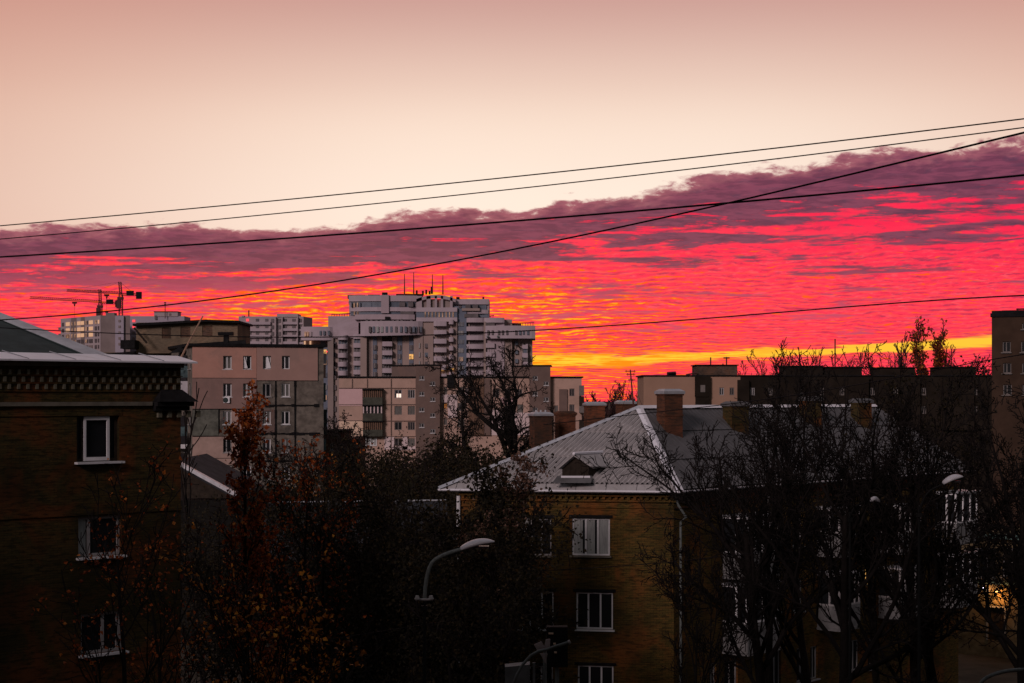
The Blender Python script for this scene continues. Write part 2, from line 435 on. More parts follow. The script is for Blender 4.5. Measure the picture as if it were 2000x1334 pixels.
# a second column of windows further left, cut by the frame
st=ops[0][0]-3.6
shell(MB(),foot,0,EZ-.02,{0:ops},.16).build('wall','brick_dark',lh)
for i,r in enumerate(ops):
    u0,z0,u1,z1=r; w=u1-u0
    f=window(lh,A_,B_,r,.14,'wood_dark' if i==0 else 'frame_dim','glass_night',(.17,.80) if i==0 else ((.28,) if i==1 else (.55,.9)),.09,True,None,out=.2,sillm='frame_white',curt=[(0,.26)] if i==1 else None)
    m=MB(); fb(m,A_,B_,u0-.1,u1+.1,.0,.012,z1+.0,z1+.22); m.build('lintel','brick_dark',lh)
    if i==0:
        m=MB(); fb(m,A_,B_,u0+w*.19,u0+w*.24,-.1,-.05,z0+.02,z1-.02); fb(m,A_,B_,u0+w*.73,u0+w*.79,-.1,-.05,z0+.02,z1-.02)
        fb(m,A_,B_,u0+w*.24,u0+w*.73,-.1,-.05,z0+.02,z0+.13); fb(m,A_,B_,u0+w*.24,u0+w*.73,-.1,-.05,z1-.13,z1-.02); m.build('sash','frame_white',f)
L=(B_-A_).length
m=MB(); z=EZ-.02
fb(m,A_,B_,-.0,L+.06,0,.10,z-.17,z); m.build('fascia','band_stone',lh)
m=MB()
for row in range(3):
    zc=z-.27-row*.215; u=.1+(.15 if row%2 else 0)
    while u<L-.1:
        fb(m,A_,B_,u,u+.085,.0,.05+.012*(2-row),zc-.15,zc); u+=.30
m.build('frieze','cream_brick',lh)
m=MB()
for k in range(4): fb(m,A_,B_,0,L+.02*(3-k),0,.055-.012*k+.02,z-.19-k*.235-.03,z-.19-k*.235)
m.build('moulding','brick_dark',lh)
zb=Zp(786,54)
m=MB(); fb(m,A_,B_,0,L-1.1,0,.09,zb-.1,zb+.02); m.build('string_course','band_stone',lh)
m=MB(); fb(m,A_,B_,0,L-3,0,.03,zb-.40,zb-.28); fb(m,A_,B_,0,L+.01,0,.04,Zp(1000,54),Zp(993,54)); m.build('string_course','brick_dark',lh)
# corbelled corner ledge with its sloped cap
m=MB(); u0=ucross(A_,B_,298)
fb(m,A_,B_,u0,L+.32,-1.0,.28,zb-.12,zb+.02); fb(m,A_,B_,u0,L+.22,-1.0,.18,zb-.26,zb-.122)
q=lambda u,n,zz: fp(A_,B_,u,n,zz)
m.hexa([q(u0,.38,zb+.022),q(L+.42,.38,zb+.022),q(L+.42,-1.2,zb+.022),q(u0,-1.2,zb+.022),q(u0+.3,.02,zb+.4),q(L+.04,.02,zb+.4),q(L+.04,-1,zb+.4),q(u0+.3,-1,zb+.4)])
m.build('corner_ledge','tar',lh)
m=MB()
for k in range(5): fb(m,A_,B_,u0+.15+k*.36,u0+.29+k*.36,0,.1,zb-.47,zb-.27)
m.build('dentil','cream_brick',lh)
# metal eave
rf=MB(); o=.42
def ring(n,z,e=0): return [fp(A_,B_,-1,n,z),fp(A_,B_,L+n+e,n,z)]
a0,b0=fp(A_,B_,-2,o,EZ+.0),fp(A_,B_,L+.35,o,EZ+.0); a1,b1=fp(A_,B_,-2,-.25,EZ+.235),fp(A_,B_,L+.05,-.25,EZ+.2)
a2,b2=fp(A_,B_,-2,-11.5,EZ+.235),fp(A_,B_,L-.1,-11.5,EZ+.2); b3=fp(A_,B_,L+.35,-12.4,EZ)
rf.q(a0,b0,b1,a1); rf.q(b0,b3,b2,b1); rf.q(a0-V((0,0,.05)),b0-V((0,0,.05)),b0,a0); rf.q(a1,b1,b2,a2)
rf.q(fp(A_,B_,-2,0,EZ-.01),fp(A_,B_,L,0,EZ-.01),b0-V((0,0,.05)),a0-V((0,0,.05)))
roof=rf.build('roof_edge','metal_white',lh)
m=MB()
for k in range(9):
    u=L-.9-k*1.55; a=fp(A_,B_,u,o+.01,EZ+.02); b=fp(A_,B_,u-.5,-.24,EZ+.26); m.tube([a,b],.014,4)
m.build('seam','metal_grey',roof)
# dark ribbed hip roof standing back from the edge
Hc=P(172,693,55.6); Ap=P(-110,578,60.0)
Hl=fp(A_,B_,-2,-.5,EZ+.2)
rows=MB()
rows.q(Hl,Hc,Ap)
n=(Hc-Hl).cross(Ap-Hl).normalized()
Hb=Hc+V((-3.0,6.5,-.5)); rows.q(Hc,Hb,Ap)
rb=rows.build('roof','slate_dark',lh)
m=MB()
k=0
while k<60:
    t=k/60; a=Hl.lerp(Hc,t)
    # slope line from eave to hip
    up=(n.cross((Hc-Hl).normalized())).normalized()*-1
    if up.z<0: up=-up
    # length to hip edge
    e=(Ap-Hc); den=up.cross(e).dot(n); s_=((Hc-a).cross(e)).dot(n)/den if abs(den)>1e-6 else 1
    if 0<s_<12: m.tube([a+n*.02*(1 if n.y<0 else -1),a+up*s_+n*.02*(1 if n.y<0 else -1)],.022,3,False)
    k+=1
m.build('rib','slate_dark',rb)
m=MB(); e=(Ap-Hc).normalized(); s_=V((.16,0,.0)); 
cp=lambda a,x,zz: a+V((x,.0,zz))
m.hexa([cp(Hc,-.12,-.04),cp(Hc,.75,-.10),cp(Ap,.25,-.06),cp(Ap,-.12,-.16),cp(Hc,-.12,.03),cp(Hc,.75,-.03),cp(Ap,.25,.10),cp(Ap,-.12,-.08)])
m.build('hip_cap','metal_grey',rb)
# guy rope to the roof corner
g=MB(); g.tube([P(396,618,75),P(372,662,64),P(352,702,55.2)],[.03,.03,.035],5)
tag(g.build('guy_rope','rope'),'pale slanting rope rising from the white eave corner of the left house','rope')

# ================================================================ brick apartment house with hip roof
Cn=XY(1316,72); Dl=XY(898,73.6); Lg=V((.648,.7616)); LEN=26.0
Fa=Cn+Lg*LEN; Fb=Dl+Lg*LEN; EZ2=12.62
h2=thing('brick_house','ochre brick house with grey corrugated hip roof and a dormer facing the camera','house',(Cn.x,Cn.y,0))
gw=[(1117,1012,1191,1085),(1125,1157,1197,1229),(1128,1300,1198,1372),(1019,1012,1077,1085),(1013,1155,1081,1228),(1012,1300,1080,1372)]
go=[pr(Dl,Cn,w) for w in gw]
side=[]
for (x,y,w_,h_) in [(1500,1000,22,66),(1548,1003,20,64),(1655,1000,18,62),(1770,985,16,60),(1500,1130,22,66),(1548,1130,20,64),(1655,1118,18,60),(1690,1110,18,34),(1770,1105,16,58),(1505,1272,20,72),(1556,1265,20,66),(1583,1262,14,64),(1660,1250,18,60),(1695,1245,16,60),(1415,1290,26,70),(1385,1295,14,60),(1640,1000,12,60)]:
    side.append(pr(Cn,Fa,(x,y,x+w_,y+h_)))
side=[s for i,s in enumerate(side) if i!=16]
shell(MB(),[Dl,Cn,Fa,Fb],0,EZ2-.05,{0:go,1:side},.17).build('wall','brick_ochre',h2)
for i,r in enumerate(go):
    u0,z0,u1,z1=r
    cur=[(.0,.30),(.36,.62),(.68,1)] if i==0 else ([(0,.25)] if i==3 else None)
    f=window(h2,Dl,Cn,r,.12,'frame_white' if i!=3 else 'frame_dim','glass_night',(.36,.68) if i==0 else (.33,.66),.065,True,None,sillm='frame_white' if i in(1,4) else 'band_stone',out=.16,curt=cur)
    m=MB(); fb(m,Dl,Cn,u0-.12,u1+.12,0,.035,z1+.01,z1+.13); m.build('lintel','tar',h2)
for i,r in enumerate(side):
    if i==7: continue
    window(h2,Cn,Fa,r,.12,'frame_dim','glass_night',(.5,),.06,True,out=.12)
r=side[7]; f=window(h2,Cn,Fa,r,.12,'frame_dim','lit_warm',(.35,),.06,False)
f['label']='small window lit orange in the dark side of the brick house'
# brick cornice under the eave
def cornice(A,B,par,z,mt):
    L=(B-A).length; m=MB()
    for k,(zz,nn,hh) in enumerate([(0,.26,.10),(.12,.20,.08),(.34,.10,.09),(.62,.06,.07)]): fb(m,A,B,-.0,L+nn,0,nn,z-zz-hh,z-zz)
    u=.1
    while u<L: fb(m,A,B,u,u+.12,0,.15,z-.335,z-.205); u+=.26
    m.build('cornice',mt,par)
cornice(Dl,Cn,h2,EZ2-.06,'brick_ochre'); cornice(Cn,Fa,h2,EZ2-.07,'brick_red')
# roof geometry
OV=.48
gd,go_,gL=D2(Dl,Cn); sd,so,sL=D2(Cn,Fa)
def corner(P0,n1,n2,ov):  # offset of both edges meeting at P0
    # solve p.n1=ov, p.n2=ov
    det=n1.x*n2.y-n1.y*n2.x
    return P0+V(((ov*n2.y-ov*n1.y)/det,(n1.x*ov-n2.x*ov)/det))
lo=-so
c0=corner(Dl,go_,lo,OV); c1=corner(Cn,go_,so,OV); c2=corner(Fa,so,-go_,OV); c3=corner(Fb,-go_,lo,OV)
E3=lambda p,z=EZ2: V((p.x,p.y,z))
M2=(Dl+Cn)/2; R1=E3(M2+Lg*5.15,16.02); R2=E3(M2+Lg*(LEN+OV),16.0)
def roofplane(mb,poly,z_off=0):
    mb.q(*poly)
def corrug(mb,e0,e1,apexpoly,pitch=.17,amp=.032,rows=(1.85,3.6,5.35),run=None):
    """corrugated sheets on a convex planar polygon whose eave runs e0>e1"""
    t=(e1-e0).normalized(); n=t.cross((apexpoly[2]-e0)).normalized()
    if n.z<0: n=-n
    b=n.cross(t)
    b0=b
    if run is not None: b=(run-n*run.dot(n)).normalized()
    def co(p): c=(p-e0).dot(b0)/b.dot(b0); return ((p-e0-b*c).dot(t),c)
    pts=[co(p) for p in apexpoly]
    um=max(p[0] for p in pts)
    lo_=min(p[0] for p in pts)
    def span(u):
        vs=[]
        for i in range(len(pts)):
            (a,c),(d_,e_)=pts[i],pts[(i+1)%len(pts)]
            if (a-u)*(d_-u)<=0 and abs(a-d_)>1e-9: vs.append(c+(e_-c)*(u-a)/(d_-a))
        return (min(vs),max(vs)) if len(vs)>1 else None
    N=int((um-lo_)/(pitch/6)); prev=None
    for k in range(N+1):
        u=min(max(lo_+k*pitch/6,lo_+1e-4),um-1e-4); s_=span(u)
        if s_ is None: prev=None; continue
        hgt=amp*math.sin(2*math.pi*u/pitch)
        cuts=[s_[0]]+[min(max(c,s_[0]),s_[1]) for c in rows]+[s_[1]]
        col=[]
        for j in range(len(cuts)-1):
            off=.0+.03*(len(cuts)-j)   # each row overlaps the one below... lower rows tucked under
            for c,dz in ((cuts[j],.045),(cuts[j+1],.0)):
                col.append(e0+t*u+b*c+n*(hgt+dz+.02))
        if prev:
            i=len(mb.v); mb.v.extend(prev+col); m_=len(col)
            for j in range(m_-1): mb.f.append((i+j,i+m_+j,i+m_+j+1,i+j+1))
        prev=col
fl=.42 # plain metal strip along the eave
e0,e1=E3(c0),E3(c1)
def up(a,b,ap,d):
    t=(b-a).normalized(); n=t.cross(ap-a).normalized(); n=n if n.z>0 else -n
    return n.cross(t)
ub=up(e0,e1,R1,0)
roof=MB(); roof.q(e0,e1,R1); roof.q(e1,E3(c2),R2,R1); roof.q(E3(c3),e0,R1,R2); roof.q(E3(c2),E3(c3),R2)
for a,b in ((e0,e1),(e1,E3(c2)),(E3(c2),E3(c3)),(E3(c3),e0)): roof.q(a-V((0,0,.10)),b-V((0,0,.10)),b,a)
roof.q(*[p-V((0,0,.10)) for p in (e0,E3(c3),E3(c2),e1)])
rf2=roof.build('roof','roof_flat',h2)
# front plane split round the dormer strip: corrugated polygon starts above the metal strip
tL=e0.lerp(R1,fl/ (ub.dot(R1-e0))); tR=e1.lerp(R1,fl/(ub.dot(R1-e1)))
m=MB(); corrug(m,tL,tR,[tL,tR,R1],.21,.055,(2.1,4.1,6.0),R1-(tL+tR)/2); m.build('corrugated_sheet','corrugated',rf2)
m=MB(); 
nf=(e1-e0).cross(R1-e0).normalized(); nf=nf if nf.z>0 else -nf
m.q(e0+nf*.012,e1+nf*.012,tR+nf*.012,tL+nf*.012)
mm=m.build('eave_flashing','corrugated',rf2)
m=MB()
for k in range(8): 
    a=e0.lerp(e1,(k+.6)/8)+nf*.02; m.tube([a,a+ub*fl],.012,4)
m.build('seam','roof_flat',mm)
m=MB(); m.tube([e0-V((0,.03,.03)),e1-V((0,.03,.03))],.045,6); m.build('gutter','metal_white',rf2)
m=MB(); m.tube([e1-V((-.03,.03,.02)),E3(c2)-V((-.03,.03,.02))],.04,6); m.build('gutter','zinc',rf2)
# right plane: shallow sheets
us=up(e1,E3(c2),R2,0); ns=(E3(c2)-e1).cross(R2-e1).normalized(); ns=ns if ns.z>0 else -ns
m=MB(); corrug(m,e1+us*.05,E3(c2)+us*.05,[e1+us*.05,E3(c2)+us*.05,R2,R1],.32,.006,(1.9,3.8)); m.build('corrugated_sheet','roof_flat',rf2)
def cap(mb,a,b,w,n1,n2,up_=.09):
    d=(b-a).normalized(); s1=n1.cross(d).normalized()*w; s2=n2.cross(d).normalized()*w
    if s1.dot(n2)>0: s1=-s1
    if s2.dot(n1)>0: s2=-s2
    k=n1*.09; j=n2*.09; t=V((0,0,up_))
    mb.q(a+s1+k,a+t,b+t,b+s1+k); mb.q(a+t,a+s2+j,b+s2+j,b+t)
m=MB(); cap(m,e1,R1,.17,nf,ns,.10)
m.build('hip_cap','metal_white',rf2)
nl=(e0-E3(c3)).cross(R1-e0).normalized(); nl=nl if nl.z>0 else -nl
m=MB(); cap(m,e0,R1,.15,nf,nl,.11); m.build('hip_cap','zinc',rf2)
m=MB(); cap(m,R1,R2,.16,ns,nl,.11); m.build('ridge_cap','metal_white',rf2)
# dormer
dY=72.45
a=P(1096,929,dY); 
dr=MB(); dx=lambda px,py,Y=dY: P(px,py,Y)
bl,br=dx(1098,931),dx(1150,931); tl,tr_=dx(1098,908),dx(1150,908); pk=dx(1120,892)
back=V((1.45,2.2,0))
for s_ in ((bl,br,tr_,tl),): dr.q(*s_)
dr.q(tl,tr_,pk); dr.q(br,br+back,tr_+back,tr_); dr.q(bl+back,bl,tl,tl+back)
dm=dr.build('dormer','wood_dark',rf2)
ov=V((0,-.22,0)); le,re=dx(1089,913)+ov,dx(1158,911)+ov; pk2=dx(1120,887)+ov
m=MB()
tk_=V((0,0,-.07))
for a_,b_ in ((le,pk2),(pk2,re)):
    m.hexa([a_+tk_,b_+tk_,b_+tk_+back*1.05,a_+tk_+back*1.05,a_,b_,b_+back*1.05,a_+back*1.05])
m.build('dormer_roof','corrugated',dm)
m=MB(); m.tube([pk2+V((0,0,.03)),pk2+back*1.05+V((0,0,.03))],.07,6); m.build('ridge_cap','metal_white',dm)
m=MB(); m.box(((bl.x+br.x)/2,dY-.06,bl.z-.02),(br.x-bl.x+.1,.16,.12)); m.build('sill','metal_white',dm)
m=MB(); zz=nf*.05; m.q(bl-ub*.5+zz+V((-.35,0,0)),br-ub*.5+zz+V((.15,0,0)),br+zz+V((.15,0,0)),bl+zz+V((-.2,0,0))); m.build('apron','roof_flat',dm)
m=MB()
for k in range(5): 
    x=bl.x+(br.x-bl.x)*(k+.5)/5; m.box((x,dY-.012,(bl.z+tl.z)/2),(.02,.02,tl.z-bl.z-.04))
m.build('boarding','wood_dark',dm)
# chimneys on the roof
def chimney(par,px0,px1,ytop,ybot,Y,mt='brick_red',depth=None,capm='metal_grey',ang=.5,ventn=0,lbl=None):
    a,b=P(px0,ytop,Y),P(px1,ybot,Y); w=b.x-a.x
    s_=w/(math.cos(ang)+.75*math.sin(ang)); cx,cy=(a.x+b.x)/2,Y
    m=MB(); m.box((cx,cy,(a.z+b.z)/2),(s_,s_*.75,a.z-b.z),ang)
    m.box((cx,cy,a.z-.14),(s_+.08,s_*.75+.08,.1),ang); m.box((cx,cy,b.z+.5*(a.z-b.z)),(s_+.05,s_*.75+.05,.07),ang)
    c=m.build('chimney',mt,par)
    if lbl: c['label']=lbl
    m=MB(); W=s_+.14; Dp=s_*.75+.14; z=a.z
    ca,sa=math.cos(ang),math.sin(ang)
    def pt(x,y,zz): return V((cx+x*ca-y*sa,cy+x*sa+y*ca,zz))
    m.hexa([pt(-W/2,-Dp/2,z+.0),pt(W/2,-Dp/2,z),pt(W/2,Dp/2,z),pt(-W/2,Dp/2,z),pt(-W*.36,-Dp*.3,z+.10),pt(W*.36,-Dp*.3,z+.10),pt(W*.36,Dp*.3,z+.10),pt(-W*.36,Dp*.3,z+.10)])
    m.box((cx,cy,z-.06),(W+.02,Dp+.02,.12),ang)
    m.build('chimney_cap',capm,c)
    if ventn:
        m=MB()
        for k in range(ventn):
            x=(k-(ventn-1)/2)*.3; p=pt(x,0,z+.10); m.box((p.x,p.y,p.z+.05),(.1,.1,.14))
        m.build('vent_pipe',capm,c)
    return c
chimney(rf2,1283,1333,764,858,76.4,'brick_red',ang=.45)
chimney(rf2,1412,1462,788,868,80.5,'brick_dark',capm='roof_flat',ang=.5)
chimney(rf2,1560,1604,778,850,86,'brick_dark',capm='roof_flat',ang=.5)
chimney(rf2,1662,1702,782,850,89.5,'brick_dark',capm='roof_flat',ang=.5)
# downpipes
m=MB(); p=E3(c1,EZ2-.12)
m.tube([p+V((-.15,-.05,0)),p+V((-.05,-.0,-.45)),p+V((.28,.1,-.95)),V((Cn.x+.28,Cn.y-.05,EZ2-1.3)),V((Cn.x+.28,Cn.y-.05,.2))],.05,8); m.build('downpipe','pole_grey',h2)
m=MB(); 
m.tube([V((Dl.x-.05,Dl.y-.12,EZ2-.3)),V((Dl.x-.05,Dl.y-.12,.2))],.085,8); m.build('downpipe','frame_white',h2)
m=MB(); u=ucross(Cn,Fa,1497); m.tube([fp(Cn,Fa,u,.1,EZ2-.3),fp(Cn,Fa,u,.1,.2)],.06,6); m.build('downpipe','frame_dim',h2)
# balconies of the long side: 4 stacks
def bay(par,A,B,px0,px1,rows,n=1.15,par_m='plaster_dim',fm='frame_white',k=5,name='balcony'):
    u0,u1=ucross(A,B,px0),ucross(A,B,px1); d,o,L=D2(A,B); Y=A.y+d.y*(u0+u1)/2-o.y*-.0
    Yf=Y+o.y*n
    for (yt,ym,yb) in rows:
        zt,zm,zb=Zp(yt,Yf),Zp(ym,Yf),Zp(yb,Yf)
        m=MB(); fb(m,A,B,u0,u1,0,n,zb,zm); b=m.build(name,par_m,par)
        m=MB(); fb(m,A,B,u0-.05,u1+.05,0,n+.06,zb-.12,zb-.001); m.build('slab','plaster_dim',b)
        if yt is None: continue
        m=MB()
        for (p,q_) in ((0,.09),(1,-.09)):
            x=u0 if p==0 else u1
            fb(m,A,B,min(x,x+q_),max(x,x+q_),0,n,zm+.001,zm+.08); fb(m,A,B,min(x,x+q_),max(x,x+q_),0,n,zt-.08,zt)
            for nn in (n-.1,n*.5): fb(m,A,B,min(x,x+q_),max(x,x+q_),nn,nn+.09,zm+.08,zt-.08)
        fb(m,A,B,u0+.09,u1-.09,n-.09,n,zm+.001,zm+.08); fb(m,A,B,u0+.09,u1-.09,n-.09,n,zt-.08,zt)
        for j in range(1,k):
            x=u0+(u1-u0)*j/k; fb(m,A,B,x-.04,x+.04,n-.085,n-.005,zm+.08,zt-.08)
        m.build('glazing_frame',fm,b)
        m=MB(); fb(m,A,B,u0+.06,u1-.06,.02,n-.06,zm+.01,zt-.01); m.build('pane','glass_night',b)
        m=MB(); fb(m,A,B,u0-.1,u1+.1,0,n+.1,zt+.001,zt+.07); m.build('canopy','zinc',b)
bay(h2,Cn,Fa,1412,1474,[(1008,1080,1124),(1141,1214,1270)],1.25,fm='frame_white',k=4)
bay(h2,Cn,Fa,1596,1636,[(992,1040,1082),(1120,1182,1225)],1.2,fm='frame_dim',k=4)
bay(h2,Cn,Fa,1716,1756,[(988,1040,1076),(1110,1166,1202)],1.2,fm='frame_dim',k=4)
bay(h2,Cn,Fa,1826,1868,[(962,1020,1058),(1082,1140,1180)],1.2,fm='frame_white',k=3)
m=MB(); 
for (px,py) in ((1600,1153),(1608,1153)):
    u=ucross(Cn,Fa,px); z=Zp(py,81.3); a=fp(Cn,Fa,u,1.24,z); m.box((a.x,a.y,z),(.11,.04,.05))
m.build('indicator_light','lit_red',h2)

# low wing with the lit doorway
wA,wB=XY(1868,112),XY(2060,108)
wg=thing('annex','low plastered annex with a lit doorway at the lower right','building',(wA.x,wA.y,0))
zt=Zp(1052,110); r=pr(wA,wB,(1930,1187,1962,1251)); r=(r[0],max(.05,r[1]),r[2],r[3])
w1=[pr(wA,wB,(1890,1070,1945,1128)),pr(wA,wB,(1958,1070,2010,1128))]
shell(MB(),rect(wA,wB,10),0,zt,{0:[r]+w1},.2).build('wall','plaster_lit',wg)
m=MB(); fb(m,wA,wB,r[0],r[2],-.16,-.1,r[1],r[3]); d_=m.build('door','wood_dark',wg)
m=MB(); fb(m,wA,wB,r[0]-.1,r[0],-.05,.06,r[1],r[3]+.1); fb(m,wA,wB,r[2],r[2]+.1,-.05,.06,r[1],r[3]+.1); fb(m,wA,wB,r[0],r[2],-.05,.06,r[3],r[3]+.1); m.build('door_frame','frame_dim',wg)
m=MB(); fb(m,wA,wB,r[0]+.35,r[2]-.3,-.099,-.08,r[3]-.9,r[3]-.45); m.build('door_window','glass',d_)
for w in w1: window(wg,wA,wB,w,.15,'frame_dim','glass_night',(.33,.66),.07,True)
m=MB(); fb(m,wA,wB,-.3,(wB-wA).length+.3,-.1,.5,zt,zt+.28); m.build('eave','green_eave',wg)
m=MB(); fb(m,wA,wB,0,(wB-wA).length,0,.12,Zp(1142,110),Zp(1136,110)); m.build('string_course','green_eave',wg)
for (px,py,mt,en,cl) in ((1925,1149,'bulb_white',14,(1,.62,.3)),(1950,1154,'bulb_warm',70,(1,.42,.10))):
    u=ucross(wA,wB,px); z=Zp(py,110)
    l=thing('wall_lamp','small %s lamp glowing on the annex wall above the doorway'%('white, left-hand' if px<1930 else 'amber, right-hand'),'lamp',fp(wA,wB,u,.3,z))
    m=MB(); a=fp(wA,wB,u,.3,z); m.tube([a+V((0,0,.0)),a+V((0,0,.1))],[.12,.05],8); m.tube([a+V((0,0,.09)),fp(wA,wB,u,-.02,z+.12)],.02,5); m.build('bracket','pole_grey',l)
    m=MB(); m.tube([a-V((0,0,.14)),a-V((0,0,.07)),a-V((0,0,.004))],[.04,.08,.06],8); m.build('bulb',mt,l)
    ld=bpy.data.lights.new('glow','POINT'); ld.energy=en; ld.color=cl; ld.shadow_soft_size=.08
    lo_=bpy.data.objects.new('glow',ld); C.objects.link(lo_); lo_.parent=l; lo_.location=V((0,-.12,-.25))
# ================================================================ neighbours with chimneys behind the hip roof
nA,nB=XY(1015,101),XY(1290,102)
nb=thing('brick_house','red brick house hidden behind the corrugated hip roof, with a row of chimneys','house',(nA.x,nA.y,0))
nz=Zp(930,101)
wo=[pr(nA,nB,(1050+i*34,950,1066+i*34,985)) for i in range(4)]
shell(MB(),rect(nA,nB,11),0,nz,{0:wo},.15,False).build('wall','brick_red',nb)
for w in wo: window(nb,nA,nB,w,.12,'frame_dim','glass_night',(.5,),.06)
d,o_,L_=D2(nA,nB); m=MB()
a,b,c,e=[V((p.x,p.y,nz)) for p in rect(nA-d*.5+o_*.5,nB+d*.5+o_*.5,12)]
r1=(a+e)/2+V((d.x*4,d.y*4,.7)); r2=(b+c)/2+V((-d.x*4,-d.y*4,.7))
m.q(a,b,r2,r1); m.q(b,c,r2); m.q(c,e,r1,r2); m.q(e,a,r1); nr_=m.build('roof','roof_flat',nb)
chimney(nr_,1034,1078,808,925,103,'brick_red',ang=.35,ventn=3,lbl='wide chimney with a pale metal cap and three stubs')
chimney(nr_,1084,1124,806,920,105,'brick_red',capm='brick_red',ang=.3)
chimney(nr_,1141,1181,788,860,104,'brick_red',ang=.2)
chimney(nr_,1203,1240,785,860,105,'brick_red',ang=.2)
# antenna mast on the ridge
am=thing('antenna_mast','thin rooftop television mast with stacked aerials above the corrugated hip roof','antenna',P(1237,797,78))
p0=P(1238,800,78); p1=P(1231,722,78)
m=MB(); m.tube([p0,p1],[.045,.03],6); m.build('pole','crane_dark',am)
def aerial(par,c,dirv,n,L,w):
    m=MB(); L*=.55; w*=.55; a=c-dirv*L/2; b=c+dirv*L/2; m.tube([a,b],.018,4); s_=dirv.cross(ZU).normalized()
    for k in range(n):
        q_=a.lerp(b,k/(n-1)); m.tube([q_-s_*w/2,q_+s_*w/2],.012,4)
        if k%2==0: m.tube([q_-ZU*w*.25,q_+ZU*w*.25],.012,4)
    m.build('aerial','crane_dark',par)
aerial(am,P(1231,725,78),V((.9,.35,0)).normalized(),5,.75,.45)
aerial(am,P(1232,731,78),V((.8,-.6,0)).normalized(),5,.6,.45)
aerial(am,P(1234,742,78),V((.95,.2,0)).normalized(),4,.5,.3)
m=MB()
for (ax,ay) in ((1255,794),(1215,800)): m.tube([P(1232,735,78),P(ax,ay,78.5)],.008,3,False)
m.build('stay_wire','wire',am)

# ================================================================ pale panel block, mid left
pA=XY(375,174); ang=math.radians(20); pd=V((math.cos(ang),math.sin(ang)))
k=(632-1000)/F; uR=(k*pA.y-pA.x)/(pd.x-k*pd.y); pB=pA+pd*uR
pz=Zp(676,174)
pb=thing('panel_block','pinkish panel apartment block with patched insulation and mouldy concrete, behind the autumn maple','building',(pA.x,pA.y,0))
rows=[(695,721),(749,775),(803,829),(857,884),(910,937)]
cols=[(435.5,452.5),(474.5,491),(513,529),(550,566)]
ops=[]; meta=[]
for j,(y0,y1) in enumerate(rows):
    for i,(x0,x1) in enumerate(cols): ops.append(pr(pA,pB,(x0,y0,x1,y1))); meta.append((i,j))
back=pB+V((-pd.y,pd.x))*40; bl_=pA+V((-pd.y,pd.x))*40
so_=[]
SA,SB=bl_,pA
for j,(y0,y1) in enumerate(rows):
    z0_,z1_=ops[j*4][1],ops[j*4][3]
    for u in (38.0,35.6,29.,24): so_.append((u-.0,z0_,u+1.3,z1_))
shell(MB(),[pA,pB,back,bl_],0,pz,{0:ops,3:[q for q in so_]},.18).build('wall','concrete_old',pb)
for r,(i,j) in zip(ops,meta):
    f=window(pb,pA,pB,r,.14,'frame_white' if (i+j)%3 or j==0 else 'frame_dim',('curtain_dim','glass','curtain_dim','glass_night')[(i*3+j*5)%4],(.42 if (i+j)%2 else .5,),.085,True,out=.1)
    if (i,j) in ((1,0),(2,0)):
        m=MB(); u0,z0_,u1,z1_=r; w=u1-u0; x=u0+.05+(.0 if i==1 else w*.45)
        q_=lambda u,n,z: fp(pA,pB,u,n,z)
        m.hexa([q_(x,-.1,z0_+.1),q_(x+.42,.0,z0_+.1),q_(x+.42,.03,z0_+.1),q_(x,-.07,z0_+.1),q_(x+.0,-.1,z1_-.1),q_(x+.12,.0,z1_-.1),q_(x+.12,.03,z1_-.1),q_(x,-.07,z1_-.1)])
        m.build('curtain','frame_white',f)
    if j==0 or (i<2 and j==1) :
        pass
for r in so_[::1]:
    window(pb,SA,SB,r,.14,'frame_dim','glass_night',(.5,),.08,True)
# insulation patches, each a slab proud of the concrete, cut round its windows
def patch(px,mt,n,lbl=None,holes=()):
    r=pr(pA,pB,px); A2,B2=pA+V((pd.y,-pd.x))*n,pB+V((pd.y,-pd.x))*n
    m=MB(); a=V((fp(pA,pB,r[0],n,0).x,fp(pA,pB,r[0],n,0).y)); b=V((fp(pA,pB,r[2],n,0).x,fp(pA,pB,r[2],n,0).y))
    hs=[(max(.02,o[0]-r[0]),o[1],min(r[2]-r[0]-.02,o[2]-r[0]),o[3]) for o in ops if o[0]>r[0]-.3 and o[2]<r[2]+.3 and o[3]>r[1] and o[1]<r[3]]
    facade(m,a,b,r[1],r[3],hs,n-.004)
    # edges
    for (u,s_) in ((r[0],0),(r[2],1)):
        p,q_=(fp(pA,pB,u,0,r[1]),fp(pA,pB,u,n,r[1])) if s_==0 else (fp(pA,pB,u,n,r[1]),fp(pA,pB,u,0,r[1]))
        h=V((0,0,r[3]-r[1])); m.q(p,q_,q_+h,p+h)
    m.q(fp(pA,pB,r[0],0,r[1]),fp(pA,pB,r[2],0,r[1]),fp(pA,pB,r[2],n,r[1]),fp(pA,pB,r[0],n,r[1]))
    m.q(fp(pA,pB,r[0],n,r[3]),fp(pA,pB,r[2],n,r[3]),fp(pA,pB,r[2],0,r[3]),fp(pA,pB,r[0],0,r[3]))
    q_=m.build('insulation_panel',mt,pb)
    if lbl: q_['label']=lbl
patch((375.6,677,500.5,738),'pink_render',.10,'warm pink rendered panel under the roof')
patch((501,677,620,743),'pink_render2',.13,'greyish pink rendered panel under the roof')
patch((375.6,739,500.5,799),'brown_render',.08,'brown rendered panel on the second floor from the top')
patch((375.6,852,468,908),'concrete_pink',.08,'light pink panel low on the left')
patch((452,800,500,851),'concrete_pink',.04); patch((501,800,538,846),'mid_brown',.03)
patch((375.6,800,426,851),'concrete_green',.05)
m=MB()
